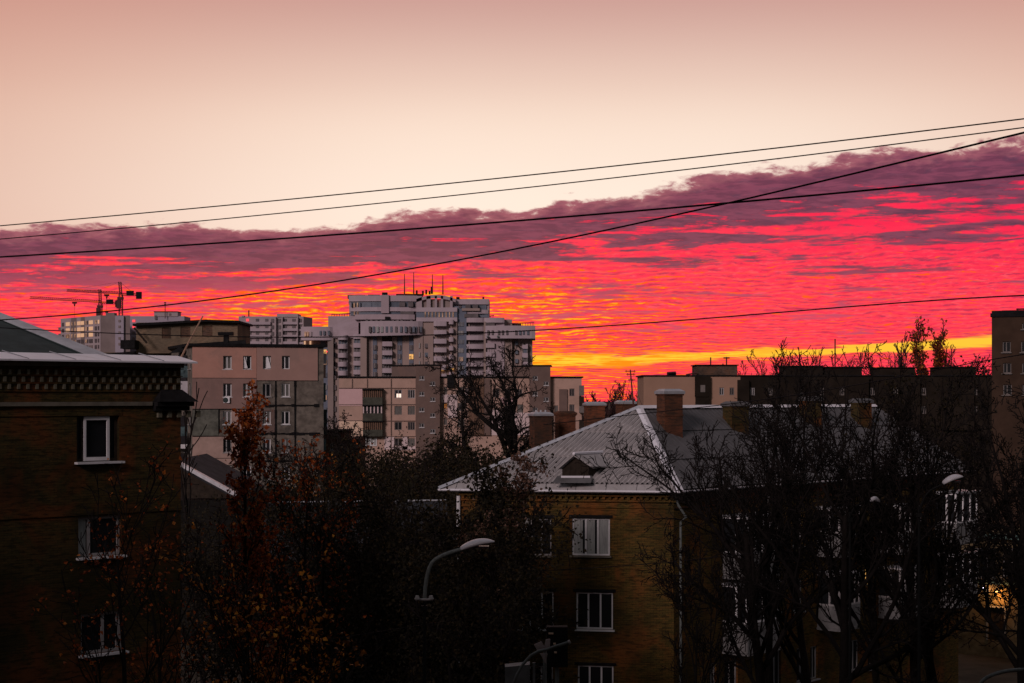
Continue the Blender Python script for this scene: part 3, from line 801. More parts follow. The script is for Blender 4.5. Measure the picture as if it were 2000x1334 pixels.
def seam(x0,y0,x1,y1,w=2.0,mt=None):
    if x0==x1: r=pr(pA,pB,(x0-w/2,y0,x0+w/2,y1))
    else: r=pr(pA,pB,(x0,y0-w/2,x1,y0+w/2))
    fb(m,pA,pB,r[0],r[2],.0,.148 if False else .09,r[1],r[3])
rnd=random.Random(4)
for x in (538,576): 
    y=744
    while y<905: h=rnd.uniform(5,12); seam(x+rnd.uniform(-.5,.5),y,x+rnd.uniform(-.5,.5),y+h,1) if False else seam(x,y,x,y+h,rnd.uniform(1.8,4.2)); y+=h
for yy in (792,847,900):
    x=506
    while x<620: w_=rnd.uniform(5,14); seam(x,yy+rnd.uniform(-.6,.6),x+w_,yy,rnd.uniform(2,6)); x+=w_
for x in (427,466,503): seam(x,800,x,846,1.6)
for yy in (799,852): seam(376,yy,500,yy,1.5)
for yy in (895,): seam(376,yy,500,yy,1)
m.build('tar_joint','tar',pb)
m=MB(); fb(m,pA,pB,-.4,uR+.3,-40.3,.3,pz,pz+.28); m.build('roof','tar',pb)
# balconies on both ends
for (y0,y1,mt) in ((745,786,'white_panel'),(716,738,'teal_panel'),(832,850,'teal_panel'),(866,874,'frame_white'),(905,925,'slate_dark')):
    m=MB(); 
    z0_,z1_=Zp(y1,180),Zp(y0,180); fb(m,SA,SB,31.0,37.4,0,1.0,z0_,z1_); b=m.build('balcony',mt,pb)
    m=MB(); fb(m,SA,SB,31.0,37.4,.1,.98,z1_+.05,z1_+1.1); m.build('glazing','glass',b)
    m=MB()
    for q_ in range(6): fb(m,SA,SB,31.0+q_*1.26,31.08+q_*1.26,.98,1.05,z1_,z1_+1.15)
    m.build('glazing_frame','frame_old',b)
RA,RB=pB,back
for (y0,y1,mt,x) in ((690,710,'white_panel',1.1),(712,738,'pink_render2',.9),(748,785,'teal_panel',.9),(800,850,'slate_dark',1.2),(858,880,'teal_panel',1)):
    m=MB(); fb(m,RA,RB,.6,4.0,0,x*.42,Zp(y1,178),Zp(y0,178)); m.build('balcony',mt,pb)
# roof plant
def px3(px0,py0,px1,py1,Y,dp,name,mt,par):
    a,b=P(px0,py1,Y),P(px1,py0,Y); m=MB(); m.box(((a.x+b.x)/2,Y+dp/2,(a.z+b.z)/2),(b.x-a.x,dp,b.z-a.z)); return m.build(name,mt,par)
ac=px3(432.5,776,447,787,174.6,-.5,'air_conditioner','frame_white',pb); ac.location=V((0,0.9,0))
m=MB(); c=P(440.5,781.5,175.0); m.tube([c+V((0,.0,0)),c+V((0,-.03,0))],.26,16); o2=m.build('fan','slate_dark',ac)
# rooftop machine house
mA,mB=XY(266,186),XY(464,186); mh=thing('machine_house','long beige brick lift machine house with bricked-up windows on the flat roof','roof building',(mA.x,mA.y,pz))
mo=[pr(mA,mB,q) for q in ((316,640,334,661),(352.5,638,372,659),(395,636,415,657))]
z0_=Zp(690,186)
m=MB(); 
facade(m,mA,mB,z0_,Zp(630,186),mo,.12)
R4=rect(mA,mB,9)
for i in (1,2,3): facade(m,R4[i],R4[(i+1)%4],z0_,Zp(630,186))
m.build('wall','brick_beige',mh)
for q in mo:
    m=MB(); fb(m,mA,mB,q[0],q[2],-.16,-.09,q[1],q[3]); m.build('bricked_window','brick_brown',mh)
m=MB(); q=lambda px,py,Y: P(px,py,Y)
a,b,c_,d_=q(259,632,185.2),q(400,624,185.2),q(466,626,185.2),None
t=V((0,0,-.25)); bk=V((0,10,0))
m.hexa([a+t,b+t,b+t+bk,a+t+bk,a,b,b+bk,a+bk]); m.hexa([b+t,c_+t,c_+t+bk,b+t+bk,b+V((0,0,.0)),c_,c_+bk,b+bk]); m.build('roof','tar',mh)
m=MB()
m.q(*[V((p[0].x,p[0].y,p[1])) for p in ((mA,Zp(632,186)),(mB,Zp(630,186)),(mB,Zp(626,186)),(XY(400,186),Zp(625,186)),(mA,Zp(631,186)))]); 
m.build('wall_top','brick_beige',mh)
px3(235,664,263,681,184,3,'vent_box','tar',mh)
m=MB(); m.tube([P(262,640,184.5),P(287,670,184.5)],.12,5); m.build('brace','wood_dark',mh)
# wing behind, seen over the left house
vA,vB=XY(150,190),XY(372,188); vw=thing('panel_block','low beige building edge with black roofing seen just over the white eave','building',(vA.x,vA.y,0))
shell(MB(),rect(vA,vB,9),0,Zp(688,189),{},.1).build('wall','brick_beige',vw)
m=MB(); a,b=P(150,695,189.2),P(372,677,187.2); t=V((0,0,-.28)); bk=V((0,10,0)); m.hexa([a+t,b+t,b+t+bk,a+t+bk,a,b,b+bk,a+bk]); m.build('roof','tar',vw)
# black roof clutter in front of the machine house
cl=thing('chimney_vent','black roof pipe with a T-shaped hood on the tarred roof','vent',P(442,672,178))
m=MB(); m.box((P(442,0,178).x,178,Zp(662,178)),(.5,.5,1.1)); m.box((P(441,0,178).x,178,Zp(652,178)),(1.5,.8,.35)); m.build('hood','tar',cl)
m=MB(); a=P(345,684,177); 
m.hexa([P(330,690,177),P(482,679,177),P(482,679,181),P(330,690,181),P(360,672,178),P(480,664,178),P(480,664,181),P(372,672,181)]); m.build('base','tar',cl)

# ================================================================ middle terraced panel building
qA,qB=XY(662,300),XY(1136,300); mz=Zp(738,300)
mb_=thing('panel_building','long beige panel building with dark brick stair towers and patched balconies in the centre','building',(qA.x,qA.y,0))
W=[]; 
for y0,y1 in ((761,778),(793,810),(824,840),(856,871)):
    W+= [(770.5,y0,785,y1),(796.5,y0,810.5,y1)]
W2=[(867,756,873.5,771),(894,756,907,771),(867,787,873.5,800),(894,787,907,803),(867,818,873.5,830),(894,818,907,834),
    (962,760,975,776),(985,760,997,776),(1010,760,1020,776),(985,792,997,808),(1010,790,1022,806),(985,822,999,838),(1112,759,1122,774),(1112,790,1122,806),(1083,792,1090,808)]
allw=[pr(qA,qB,w) for w in W+W2]
shell(MB(),rect(qA,qB,14),0,mz,{0:allw},.2).build('wall','mid_beige',mb_)
for i,w in enumerate(allw):
    f=window(mb_,qA,qB,w,.16,'frame_dim' if i in(0,1) else 'frame_old','lit_orange' if i==10 else ('glass','curtain_dim','glass_night','glass','curtain_dim')[(i*3)%5],(.33,.66) if i%2 else (.5,),.12,False)
    if i==0:
        for t in (.28,.62):
            u0,z0_,u1,z1_=w; m=MB(); fb(m,qA,qB,u0+(u1-u0)*t-.02,u0+(u1-u0)*t+.34,-.12,-.10,z0_+.15,z0_+.8); m.build('lit_pane','lit_white',f)
    if i==10: f['label']='small window glowing orange'
def slab(px,mt,n=.12,name='facade_panel',A=qA,B=qB,par=mb_):
    r=pr(A,B,px); m=MB(); fb(m,A,B,r[0],r[2],0,n,r[1],r[3]); return m.build(name,mt,par)
slab((662,759.5,708,792.5),'mid_pink',.14); slab((663,793,708,821),'mid_beige',.06); slab((663,821.5,709,853),'mid_cream',.14); slab((683,854,708,879),'mid_pink',.08); 
slab((663,854,682.5,880),'mid_brown',.05)
slab((862,770.5,893.5,786),'mid_white',.1); slab((875,786,893,816),'mid_white',.08); slab((908,757,916,786),'mid_white',.1); slab((978,776.5,1003,790),'mid_pink',.1);slab((1000,806,1035,850),'mid_white',.1);slab((960,800,984,850),'mid_white',.1)
r=pr(qA,qB,(712,852,812,882)); 
for (a_,b_) in ((751,770),(785.5,796),(811,813)): slab((a_,852,b_,878),'mid_white',.09)
slab((770.5,871.5,811,879),'mid_white',.09)
m=MB()
for x in (717.5,764,812.5,688):
    r=pr(qA,qB,(x-.8,740 if x!=688 else 740,x+.8,880 if x!=688 else 758)); fb(m,qA,qB,r[0],r[2],0,.16,r[1],r[3])
for y in (758,790,822,852.5): r=pr(qA,qB,(662,y-.6,812,y+.6)); fb(m,qA,qB,r[0],r[2],0,.165,r[1],r[3])
m.build('panel_joint','mid_brown',mb_)
# balcony stack
for (yt,ym,yb,pm,gm) in ((762,776,791,'green_dark','wood_balcony'),(793,807,822,'green_dark','mid_white'),(824,839,852,'green_dark','wood_balcony')):
    r=pr(qA,qB,(710,ym,748,yb)); m=MB(); fb(m,qA,qB,r[0],r[2],0,1.3,r[1],r[3]); b=m.build('balcony',pm,mb_)
    r=pr(qA,qB,(711,yt,746,ym)); m=MB(); fb(m,qA,qB,r[0],r[2],0,1.15,r[1],r[3]); m.build('glazing','glass_night' if gm!='wood_balcony' else 'wood_dark',b)
    m=MB(); n_=9 if gm=='wood_balcony' else 5
    for k in range(n_+1):
        u=r[0]+(r[2]-r[0])*k/n_; fb(m,qA,qB,u-.1,u+.1,1.15,1.22,r[1],r[3])
    m.build('glazing_frame',gm,b)
    r2=pr(qA,qB,(709,yt-2.5,749,yt)); m=MB(); fb(m,qA,qB,r2[0],r2[2],0,1.5,r2[1],r2[3]); m.build('canopy','tar',b)
r=pr(qA,qB,(712,855,736,871)); window(mb_,qA,qB,(r[0],r[1],r[2],r[3]),-.1,'frame_white','curtain',(.25,.5,.75),.12,False)
for (x0,y0,x1,y1) in ((915,738,945,850),(946,740,958,850)):
    slab((x0,y0,x1,y1),'wood_balcony' if x0==915 else 'mid_brown',.5,'balcony_screen')
for (x0,y0,x1,y1) in ((1092,760,1108,850),): slab((x0,y0,x1,y1),'mid_brown',.3,'balcony_screen')
slab((873.5,732,887,757),'tar',.6,'roof_vent')
m=MB(); r=pr(qA,qB,(1128,756,1141,770)); 
for (y0,y1,mt) in ((753,773,'frame_old'),(774,792,'wood_dark'),(793,806,'frame_old'),(820,840,'wood_dark')): 
    rr=pr(qA,qB,(1131,y0,1140.5,y1)); m=MB(); fb(m,qA,qB,rr[0],rr[2],-3.5,.9,rr[1],rr[3]); m.build('balcony',mt,mb_)
m=MB(); fb(m,qA,qB,-.3,(qB-qA).length+.3,-14.2,.25,mz,mz+.25); m.build('roof','tar',mb_)
# stair towers (part of the building)
for (x0,x1,yt,side_) in ((812.5,859,714,(765,812.4)),(1034,1075,715,(1000,1033.9))):
    tA,tB=XY(x0,298.6),XY(x1,298.6); tz=Zp(yt,298.6); m=MB()
    ops_=[]
    c1=(x0+x1)/2
    for k in range(4): ops_+= [pr(tA,tB,(x0+6.5,734+k*31,x0+16,742+k*31)),pr(tA,tB,(x0+28,745+k*31,x0+37.5,753+k*31))]
    shell(m,[tA,tB,tB+V((0,7)),tA+V((0,7))],0,tz,{0:ops_},.2); t_=m.build('stair_tower','mid_brown',mb_)
    for q in ops_: window(t_,tA,tB,q,.14,'frame_dim','glass',(.4,),.1,True,sillm='frame_white')
    m=MB(); fb(m,tA,tB,-.2,(tB-tA).length+.2,-7.2,.2,tz,tz+.2); m.build('roof','tar',t_)
    sA,sB=XY(side_[0],303),XY(side_[1],300.5); m=MB(); shell(m,[sA,sB,sB+V((0,6)),sA+V((0,6))],mz,Zp(yt+1,302),{}); m.build('machine_room','mid_brown',mb_)
    m=MB(); fb(m,sA,sB,-.2,(sB-sA).length+.1,-6.2,.2,Zp(yt+1,302),Zp(yt,302)+.1); m.build('roof','tar',mb_)
# low brick shed in front
sA,sB=XY(604,205),XY(703,205)
sh=thing('brick_shed','low red brick building with flat dark roof beside the pinkish panel block','building',(sA.x,sA.y,0))
wo=[pr(sA,sB,(625,866,633,880)),pr(sA,sB,(645,866,653,880))]
mm=XY(672,205)
shell(MB(),rect(sA,mm,9),0,Zp(843,205),{0:wo},.15).build('wall','brick_red',sh)
for w in wo: window(sh,sA,sB,w,.12,'frame_dim','glass_night',(.5,),.08)
m=MB(); fb(m,sA,mm,-.2,(mm-sA).length+.2,-9.2,.2,Zp(843,205),Zp(841,205)+.05); m.build('roof','tar',sh)
shell(MB(),rect(mm,sB,8),0,Zp(857,205),{},.1).build('extension','brick_red',sh)

# ================================================================ low house with grey roof in the dark gap
lA,lB=XY(545,99),XY(885,101)
lw=thing('low_house','low dark house with a grey sheet roof half hidden behind the trees','house',(lA.x,lA.y,0))
ze=Zp(1092,99); zr=Zp(982,104)
wo=[pr(lA,lB,(580+i*70,1120,600+i*70,1160)) for i in range(4)]
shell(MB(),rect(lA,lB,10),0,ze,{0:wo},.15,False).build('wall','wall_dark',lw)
for w in wo: window(lw,lA,lB,w,.12,'frame_dim','glass_night',(.5,),.07)
d,o_,L_=D2(lA,lB)
a,b=lA-d*.4+o_*.5,lB+d*.4+o_*.5; c,e=b-o_*11,a-o_*11
a,b,c,e=[V((p.x,p.y,ze)) for p in (a,b,c,e)]; r1,r2=(a+e)/2,(b+c)/2; r1.z=r2.z=zr
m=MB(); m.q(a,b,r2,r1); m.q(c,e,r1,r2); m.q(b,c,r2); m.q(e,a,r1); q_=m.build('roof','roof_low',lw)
m=MB(); m.tube([r1+V((0,0,.03)),r2+V((0,0,.03))],.05,6); m.build('ridge_cap','zinc',q_)
m=MB()
for k in range(40): p=a.lerp(b,k/40); t=r1.lerp(r2,k/40); m.tube([p+V((0,0,.03)),t+V((0,0,.03))],.025,3,False)
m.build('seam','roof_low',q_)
# snow-white shed roof left
gA,gB=XY(356,118),XY(462,126)
gs=thing('shed','long shed with pale sloping metal roof edge behind the left house','shed',(gA.x,gA.y,0))
a,b=P(338,898,118),P(462,966,118); m=MB()
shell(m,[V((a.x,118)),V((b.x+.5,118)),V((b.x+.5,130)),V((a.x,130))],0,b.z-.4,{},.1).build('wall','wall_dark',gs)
m=MB(); bk=V((0,13,0)); t=V((0,0,-.35))
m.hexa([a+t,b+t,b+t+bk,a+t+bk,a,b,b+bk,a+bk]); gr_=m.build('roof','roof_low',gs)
m=MB(); w_=V((0,-.12,0)); m.hexa([a+t*.5+w_,b+t*.5+w_,b+t*.5,a+t*.5,a+w_+V((0,0,.1)),b+w_+V((0,0,.1)),b+V((0,.6,.1)),a+V((0,.6,.1))]); m.build('eave_flashing','zinc',gr_)
m=MB(); m.q(V((a.x,118.2,b.z-.25)),V((b.x,118.2,b.z-.25)),b+t+V((0,.2,0)),a+t+V((0,.2,0))); m.build('gable','wood_dark',gs)

# ================================================================ right cluster: long beige block with five roof boxes
cA,cB=XY(1257,262),XY(1965,262); cz=Zp(735,262)
rb=thing('panel_building','long dark panel building under the yellow sky slit with square lift houses on its roof','building',(cA.x,cA.y,0))
cw=[]
for k in range(2):
    for x in (1405,1425,1465,1500,1560,1600,1640,1700,1745,1800,1860,1900): cw.append(pr(cA,cB,(x,757+k*36,x+9,772+k*36)))
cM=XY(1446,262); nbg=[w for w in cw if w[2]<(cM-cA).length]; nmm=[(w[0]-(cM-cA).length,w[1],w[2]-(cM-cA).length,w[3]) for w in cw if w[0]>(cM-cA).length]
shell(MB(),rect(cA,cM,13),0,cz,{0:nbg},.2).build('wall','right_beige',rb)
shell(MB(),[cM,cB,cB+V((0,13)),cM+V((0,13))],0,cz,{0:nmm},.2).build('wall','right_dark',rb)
for i,w in enumerate(cw): window(rb,cA,cB,w,.15,'frame_dim' if i in (0,2,4) else 'frame_old','glass_night',(.5,),.12,False)
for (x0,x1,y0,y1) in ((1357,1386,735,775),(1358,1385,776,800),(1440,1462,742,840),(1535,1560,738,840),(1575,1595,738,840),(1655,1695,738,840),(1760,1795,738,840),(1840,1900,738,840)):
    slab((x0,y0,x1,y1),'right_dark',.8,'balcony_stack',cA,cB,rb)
slab((1367,752,1376,766),'frame_old',.9,'window',cA,cB,rb)
m=MB(); fb(m,cA,cB,-.25,(cB-cA).length,-13.2,.2,cz,cz+.2); m.build('roof','tar',rb)
for i,(x0,x1,y) in enumerate(((1361,1440,714),(1535,1607,716),(1614,1683,718),(1719,1787,719),(1838,1906,718))):
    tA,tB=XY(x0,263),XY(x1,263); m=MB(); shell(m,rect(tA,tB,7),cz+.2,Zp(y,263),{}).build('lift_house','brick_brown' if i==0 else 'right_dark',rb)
    m=MB(); fb(m,tA,tB,-.2,(tB-tA).length+.2,-7.2,.25,Zp(y,263),Zp(y,263)+.15); m.build('roof','tar',rb)
m=MB()
for (x,y,x2) in ((1307,727,1322),): r=pr(cA,cB,(x,y,x2,734)); fb(m,cA,cB,r[0],r[2],-4,-1,cz+.2,r[3])
m.build('roof_vent','tar',rb)
m=MB()
for (x,y0) in ((1388,698),(1419,697),(1631,662),(1412,710)): m.tube([P(x,716,266),P(x,y0,266)],.10,4)
m.tube([P(1413,699,266),P(1425,699,266)],.1,4); m.build('antenna','crane_dark',rb)
m=MB(); m.tube([P(1340,732,262.5),P(1362,728,262.5)],.12,4); m.tube([P(1303,728,262.5),P(1320,727,262.5)],.12,4); m.build('railing','crane_dark',rb)
# far right brick tower
fA,fB=XY(1937,120),XY(2080,118); fz=Zp(618,119)
ft=thing('brick_tower_block','tall dark brick block with cornice cut by the right edge of the photograph','building',(fA.x,fA.y,0))
fo=[pr(fA,fB,q) for q in ((1958,667,1974,688),(1994,667,2012,688),(1959,709,1975,729),(1996,709,2014,729),(1959,751,1976,771),(1997,751,2014,771),(1996,631,2012,643))]
shell(MB(),rect(fA,fB,14),0,fz,{0:fo},.18).build('wall','far_brick',ft)
for i,w in enumerate(fo): window(ft,fA,fB,w,.14,'frame_old','glass_night',(.45,),.06,True)
m=MB(); Lf=(fB-fA).length; fb(m,fA,fB,-.08,Lf,-14,.10,fz,Zp(612,119)+.05); fb(m,fA,fB,-.0,Lf,-14,.02,Zp(612,119)+.051,Zp(610,119)+.15); fb(m,fA,fB,.6,Lf,-13,-.5,Zp(610,119)+.15,Zp(606,119)+.05); m.build('cornice','tar',ft)
m=MB(); m.tube([P(1985,604,121),P(2040,602,121)],.05,4)
for x in (1988,2000,2012,2030): m.tube([P(x,611,121),P(x,602,121)],.03,4)
m.build('railing','tar',ft)
# ================================================================ big stepped high-rise
YH=600.
def hA(n=0): return XY(585,YH-n),XY(1050,YH-n)
H0,H1=hA()
hr=thing('high_rise','large stepped lilac high-rise with white curved bands, an arched rooftop screen and blue strips','high-rise',(XY(820,YH).x,YH,0))
def hb(x0,y0,x1,y1,n0,n1,m):
    """box read at the depth of its own front face; n = metres in front of the plane YH"""
    Yf=YH-n1; a,b=XY(x0,Yf),XY(x1,Yf)
    m.prism([(a.x,Yf),(b.x,Yf),(b.x,YH-n0),(a.x,YH-n0)],Zp(y1,Yf),Zp(y0,Yf)); return m
def hbb(x0,y0,x1,y1,n0,n1,name,mt,par=None): return hb(x0,y0,x1,y1,n0,n1,MB()).build(name,mt,par or hr)
def hmass(x0,yt,x1,n0,n1,name,mt,yb=None):
    Yf=YH-n1; a,b=XY(x0,Yf),XY(x1,Yf); m=MB()
    m.prism([(a.x,Yf),(b.x,Yf),(b.x,YH-n0),(a.x,YH-n0)],0 if yb is None else Zp(yb,Yf),Zp(yt,Yf)); return m.build(name,mt,hr)
core=hmass(682,584,955,-22,0,'tower_body','tower_lilac',624)
core2=hmass(690,624,1000,-21,-2,'tower_body','tower_beige')
w1=hmass(641,617.5,700,-20,1,'side_wing','tower_lilac',660); w1b=hmass(648,660,712,-19,0,'side_wing','tower_beige')
w0=hmass(596,650,650,-18,-3,'side_wing','tower_beige'); 
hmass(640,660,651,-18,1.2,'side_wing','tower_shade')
w5=hmass(947,621,985,-20,1.5,'side_wing','tower_lilac',745)
w6=hmass(948,660,1040,-20,-1,'side_wing','tower_beige')
hmass(884,598,911,-4,2.2,'tower_body','tower_blue')
hmass(813,616,893,-8,3,'tower_body','tower_beige')
# curved bands: prism along an arc
def arc(x0,x1,n0,n1,bul,k=10):
    pts=[]
    for i in range(k+1):
        t=i/k; x=x0+(x1-x0)*t; n=n1+bul*math.sin(math.pi*t)**.7 if bul else n1
        p=XY(x,YH-n); pts.append((p.x,p.y))
    a,b=XY(x0,YH-n0),XY(x1,YH-n0); return pts+[(b.x,b.y),(a.x,a.y)]
def band(x0,y0,x1,y1,n0,n1,bul,name='band',mt='balcony_white',k=10):
    Yf=YH-n1-bul*.6; m=MB(); m.prism(arc(x0,x1,n0,n1,bul,k),Zp(y1,Yf),Zp(y0,Yf)); return m.build(name,mt,hr)
# top storeys, left part
band(681,577,815,588.5,-20,.5,2,'parapet','balcony_white'); band(685,588.5,813,600,-5,.1,1.9,'glass_strip','glass_blue'); band(684,600,815,608,-5,.7,2,'band'); band(685,608,810,616,-5,.15,1.9,'glass_strip','glass_blue')
hbb(744.5,576,759.5,611.5,0,3.4,'pylon','tower_lilac')
hbb(746,571,756,577,-2,1,'chimney','tar')
for (x0,x1,y0,y1) in ((780,791,590,599),(797,807,590,599),(782,808,608,614),(811,814.5,592,599)): hbb(x0,y0,x1,y1,-1,2.35,'opening','glass_far')
for x in (690.5,697): 
    hbb(x,591,x+2.2,601 if 0 else 600,-1,1.6,'glow_window','lit_dimwarm'); hbb(x,608.5,x+2.2,615,-1,1.6,'glow_window','lit_dimwarm')
for x in (686,703,725): hbb(x,591,x+1,600,0,2.0,'mullion','tower_blue')
# long parapet of the terrace and the projecting oval storey under it
band(693,614,810,624,-5,2.5,2.0,'terrace_parapet','tower_lilac'); band(696,624,808,630,-5,1.0,1,'terrace_wall','tower_lilac')
for i,x in enumerate((714,723,733,742,765,774,782,801)): hbb(x,623,x+4.5,627.5,0,4.0,'terrace_opening','glass_far')
hbb(752,618.5,761.5,628,0,5.2,'dark_booth','tar')
band(704,627,825.5,656,-5,3.5,3.2,'oval_storey','balcony_white',14)
for i,x in enumerate((720,727.5,735,743.5,753,762,771.5,781,790,798,805.5,812,817,821)):
    hbb(x,637.5,x+(4.4 if x<811 else 2.2),649,2,6.9 if 730<x<800 else (6.4 if x<812 else 5.3),'window','curtain' if i in(2,3) else ('glass_blue' if i%3 else 'glass_far'))
# arch screen in the middle of the roof
m=MB(); k=16; Yf=YH-3.5; top=[]; 
def apx(t): return 813+(890-813)*t
ptsT=[(apx(i/k),584.5-12.5*math.sin(math.pi*(.12+.76*i/k))**1.0+4) for i in range(k+1)]
ptsB=[(x,y+6.5) for x,y in ptsT]
for i in range(k):
    a,b=ptsT[i],ptsT[i+1]; c,e=ptsB[i+1],ptsB[i]
    q=[P(e[0],e[1],Yf),P(c[0],c[1],Yf),P(c[0],c[1],Yf+1.2),P(e[0],e[1],Yf+1.2),P(a[0],a[1],Yf),P(b[0],b[1],Yf),P(b[0],b[1],Yf+1.2),P(a[0],a[1],Yf+1.2)]
    m.hexa(q)
m.build('roof_arch','tower_lilac',hr)
for x0,x1 in ((813,824),(833,841),(849,853.5),(861,865.5),(879,884)):
    hbb(x0,578,x1,602,2.3,3.5,'arch_post','tower_lilac')
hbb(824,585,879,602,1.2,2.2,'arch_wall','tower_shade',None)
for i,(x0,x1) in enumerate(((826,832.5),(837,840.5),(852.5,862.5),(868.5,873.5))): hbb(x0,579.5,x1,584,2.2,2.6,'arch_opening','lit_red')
band(813,600.5,893,609,-2,3.6,0,'band'); band(813,620,893,628,-2,3.8,0,'band'); hbb(813,609,893,620,-2,3.3,'storey_wall','tower_blue')
for i in range(9): hbb(829.5+i*6.8,609.5,831.5+i*6.8,619.5,0,3.6,'glow_window','lit_dimwarm')
# right top
band(880,585,955,594.5,-20,.8,.6,'parapet','balcony_white'); hbb(903,594.5,950,605,-2,.6,'glass_strip','glass_blue'); band(893,605,954,612.5,-10,1.0,.8,'band'); hbb(907,612.5,955,620,-2,.8,'glass_strip','glass_blue')
for (x0,x1,y0,y1) in ((909,919,595,602.5),(923.5,933.5,595,603),(907,934,613,620),(896,901,598,601)): hbb(x0,y0,x1,y1,-1,2.6,'opening','glass_far')
hbb(891,580,897.5,587,-1,1,'chimney','tar'); hbb(902,602,937,607,0,2.8,'lit_ledge','tower_beige')
hbb(816,575.5,819,580,0,1,'vent','tar')
# blue strip windows
for i in range(8):
    y=629+i*17.2
    hbb(895,y,905,y+8,2,2.4,'window','frame_dim' if i%2 else 'glass_blue') if i!=4 else hbb(896,y-.5,904,y+7.5,2,2.5,'glow_window','lit_dimwarm')
    for q in range(4): hbb(895.5+q*2.9,y,896.4+q*2.9,y+8,2.2,2.6,'mullion','frame_dim')
# right-hand loggias
lg0=hbb(906.5,620,947,760,-3,.4,'loggia_void','glass_far')
for i in range(8):
    y=620.6+i*17.2
    b=band(906.5,y,946,y+9,-2,1.6,1.2,'loggia_parapet'); hbb(914.5,y+9,917.5,y+17.3,0,.9,'loggia_post','tower_beige')
band(946,620.5,985,630,-5,2.2,1.0,'parapet','balcony_white'); hbb(948.5,629.5,966,636.5,0,2.6,'opening','glass_far')
hbb(945,628,949,760,0,2.5,'pier','tower_beige')
band(948,636,1045.5,661,-20,3,1.3,'band_storey','balcony_white',14)
for x in (951.5,960,972,979.8,988.5,1006,1013.5,1021,1029): hbb(x,645,x+3.8,653.5,2,4.7 if 960<x<1020 else 4.2,'window','glass_far' if x<1010 else 'glass_blue')
for x in (950.5,970.5): hbb(x,655.5,x+3.5,658.5,2,5,'air_conditioner','pole_grey')
# stacks of balconies and windows below, pitch 17.4 px
def stack(x0,x1,y0,n,nn,bul,wn=3,pit=17.4,hh=9.2,start_win=True):
    for i in range(n):
        y=y0+i*pit
        b=band(x0,y,x1,y+hh,-2,nn,bul,'balcony','balcony_white',6)
        w=(x1-x0)
        hbb(x0+.8,y+hh,x1-.8,y+pit,-1,nn*.55,'balcony_glazing','glass_far' if (i*7+int(x0))%3 else 'glass_blue')
        for q in range(wn): hbb(x0+1.2+q*(w-3)/max(1,wn-1),y+hh+.6,x0+2.1+q*(w-3)/max(1,wn-1),y+pit-.3,0,nn*.55+.25,'glazing_bar','frame_dim')
stack(660,679.5,654.5,5,2.4,1.5,4); stack(690,704.5,652.5,5,2.2,.2,3)
stack(746.5,766,667,4,4.2,.2,4); stack(847,872,627.5,7,5.4,.3,5,17.1); stack(877,885.5,624,7,5.0,.2,2,17.1)
stack(948.8,966,670,4,2.6,0,4); stack(1020,1031,672,3,1.5,0,2)
def col(x0,x1,mt,n): hbb(x0,656,x1,760,0,n,'pier',mt)
col(704,716,'tower_beige',2.6); col(717,724,'tower_shade',.8); col(725,746,'tower_beige',1.4); col(766,776,'tower_beige',1.8); col(786,799,'tower_beige',1.8); col(808,826,'tower_beige',3.4); col(836,846,'tower_beige',4.2); col(985,1000,'tower_beige',.9); 
col(728,736,'tower_blue',1.7); col(776.5,785.5,'tower_blue',1.9); col(799,807.5,'tower_blue',1.9)
for i in range(4):
    y=674+i*17.6
    for x in (729,777.3,799.8): 
        if (x,i)==(799.8,1): hbb(x-.5,y,x+7.4,y+10,1.5,2.3,'glow_window','lit_warm'); continue
        hbb(x,y,x+6.3,y+9.5,1.5,2.2,'window','glass_far'); hbb(x+2.8,y,x+3.7,y+9.5,1.6,2.5,'mullion','frame_dim')
    for x in (652,829.5,977,651.8): hbb(x,y-3,x+(3.6 if x<700 else 7),y+5,.4,3.9 if x==829.5 else 1.4 if x<700 else -.6+1.6,'window','glass_blue' if i%2 else 'glass_far')
    hbb(1006,y-8,1012,y,-1,-.2,'window','glass_blue'); hbb(818,y-4,820.5,y+6,1,3.8,'window','frame_dim')
for i in range(9): hbb(653,668+i*21,656.5,678+i*21,0,.5,'window','glass_far')
hbb(861,717,866,724,1,4.0,'glow_window','lit_warm'); hbb(880.5,714,885,722,1,5.0,'glow_window','lit_warm')
# far-left low wing of the high-rise
band(588,638,650,664.5,-15,1,1.6,'band_storey','balcony_white',10)
for x in (594.5,599.5,606): hbb(x,647.5,x+2.6,656.5,1,2.9,'glow_window','lit_dimwarm' if x<604 else 'far_grey')
for x in (624,631,640): hbb(x,646,x+3.5,654.5,1,2.9,'window','glass_blue')
for x in (593.5,604.5): hbb(x,666,x+3,674,-3,-2.4,'glow_window','lit_pale')
hbb(626,665,636,673,-3,-2.6,'window','glass_blue'); hbb(630,678,640,860,-3,-1.6,'pier','tower_blue')
for i,(y,m_) in enumerate(((683,'lit_warm'),(703,'lit_dimwarm'),(728,'glass_blue'),(752,'curtain'),(772,'lit_dimwarm'),(796,'glass_blue'),(818,'glass_far'))): hbb(632,y,638,y+9,-2,-1.2,'window' if 'lit' not in m_ else 'glow_window',m_)
for (x) in (628,637): hbb(x,685.5,x+2.2,688,-2,-.6,'beacon','lit_red')
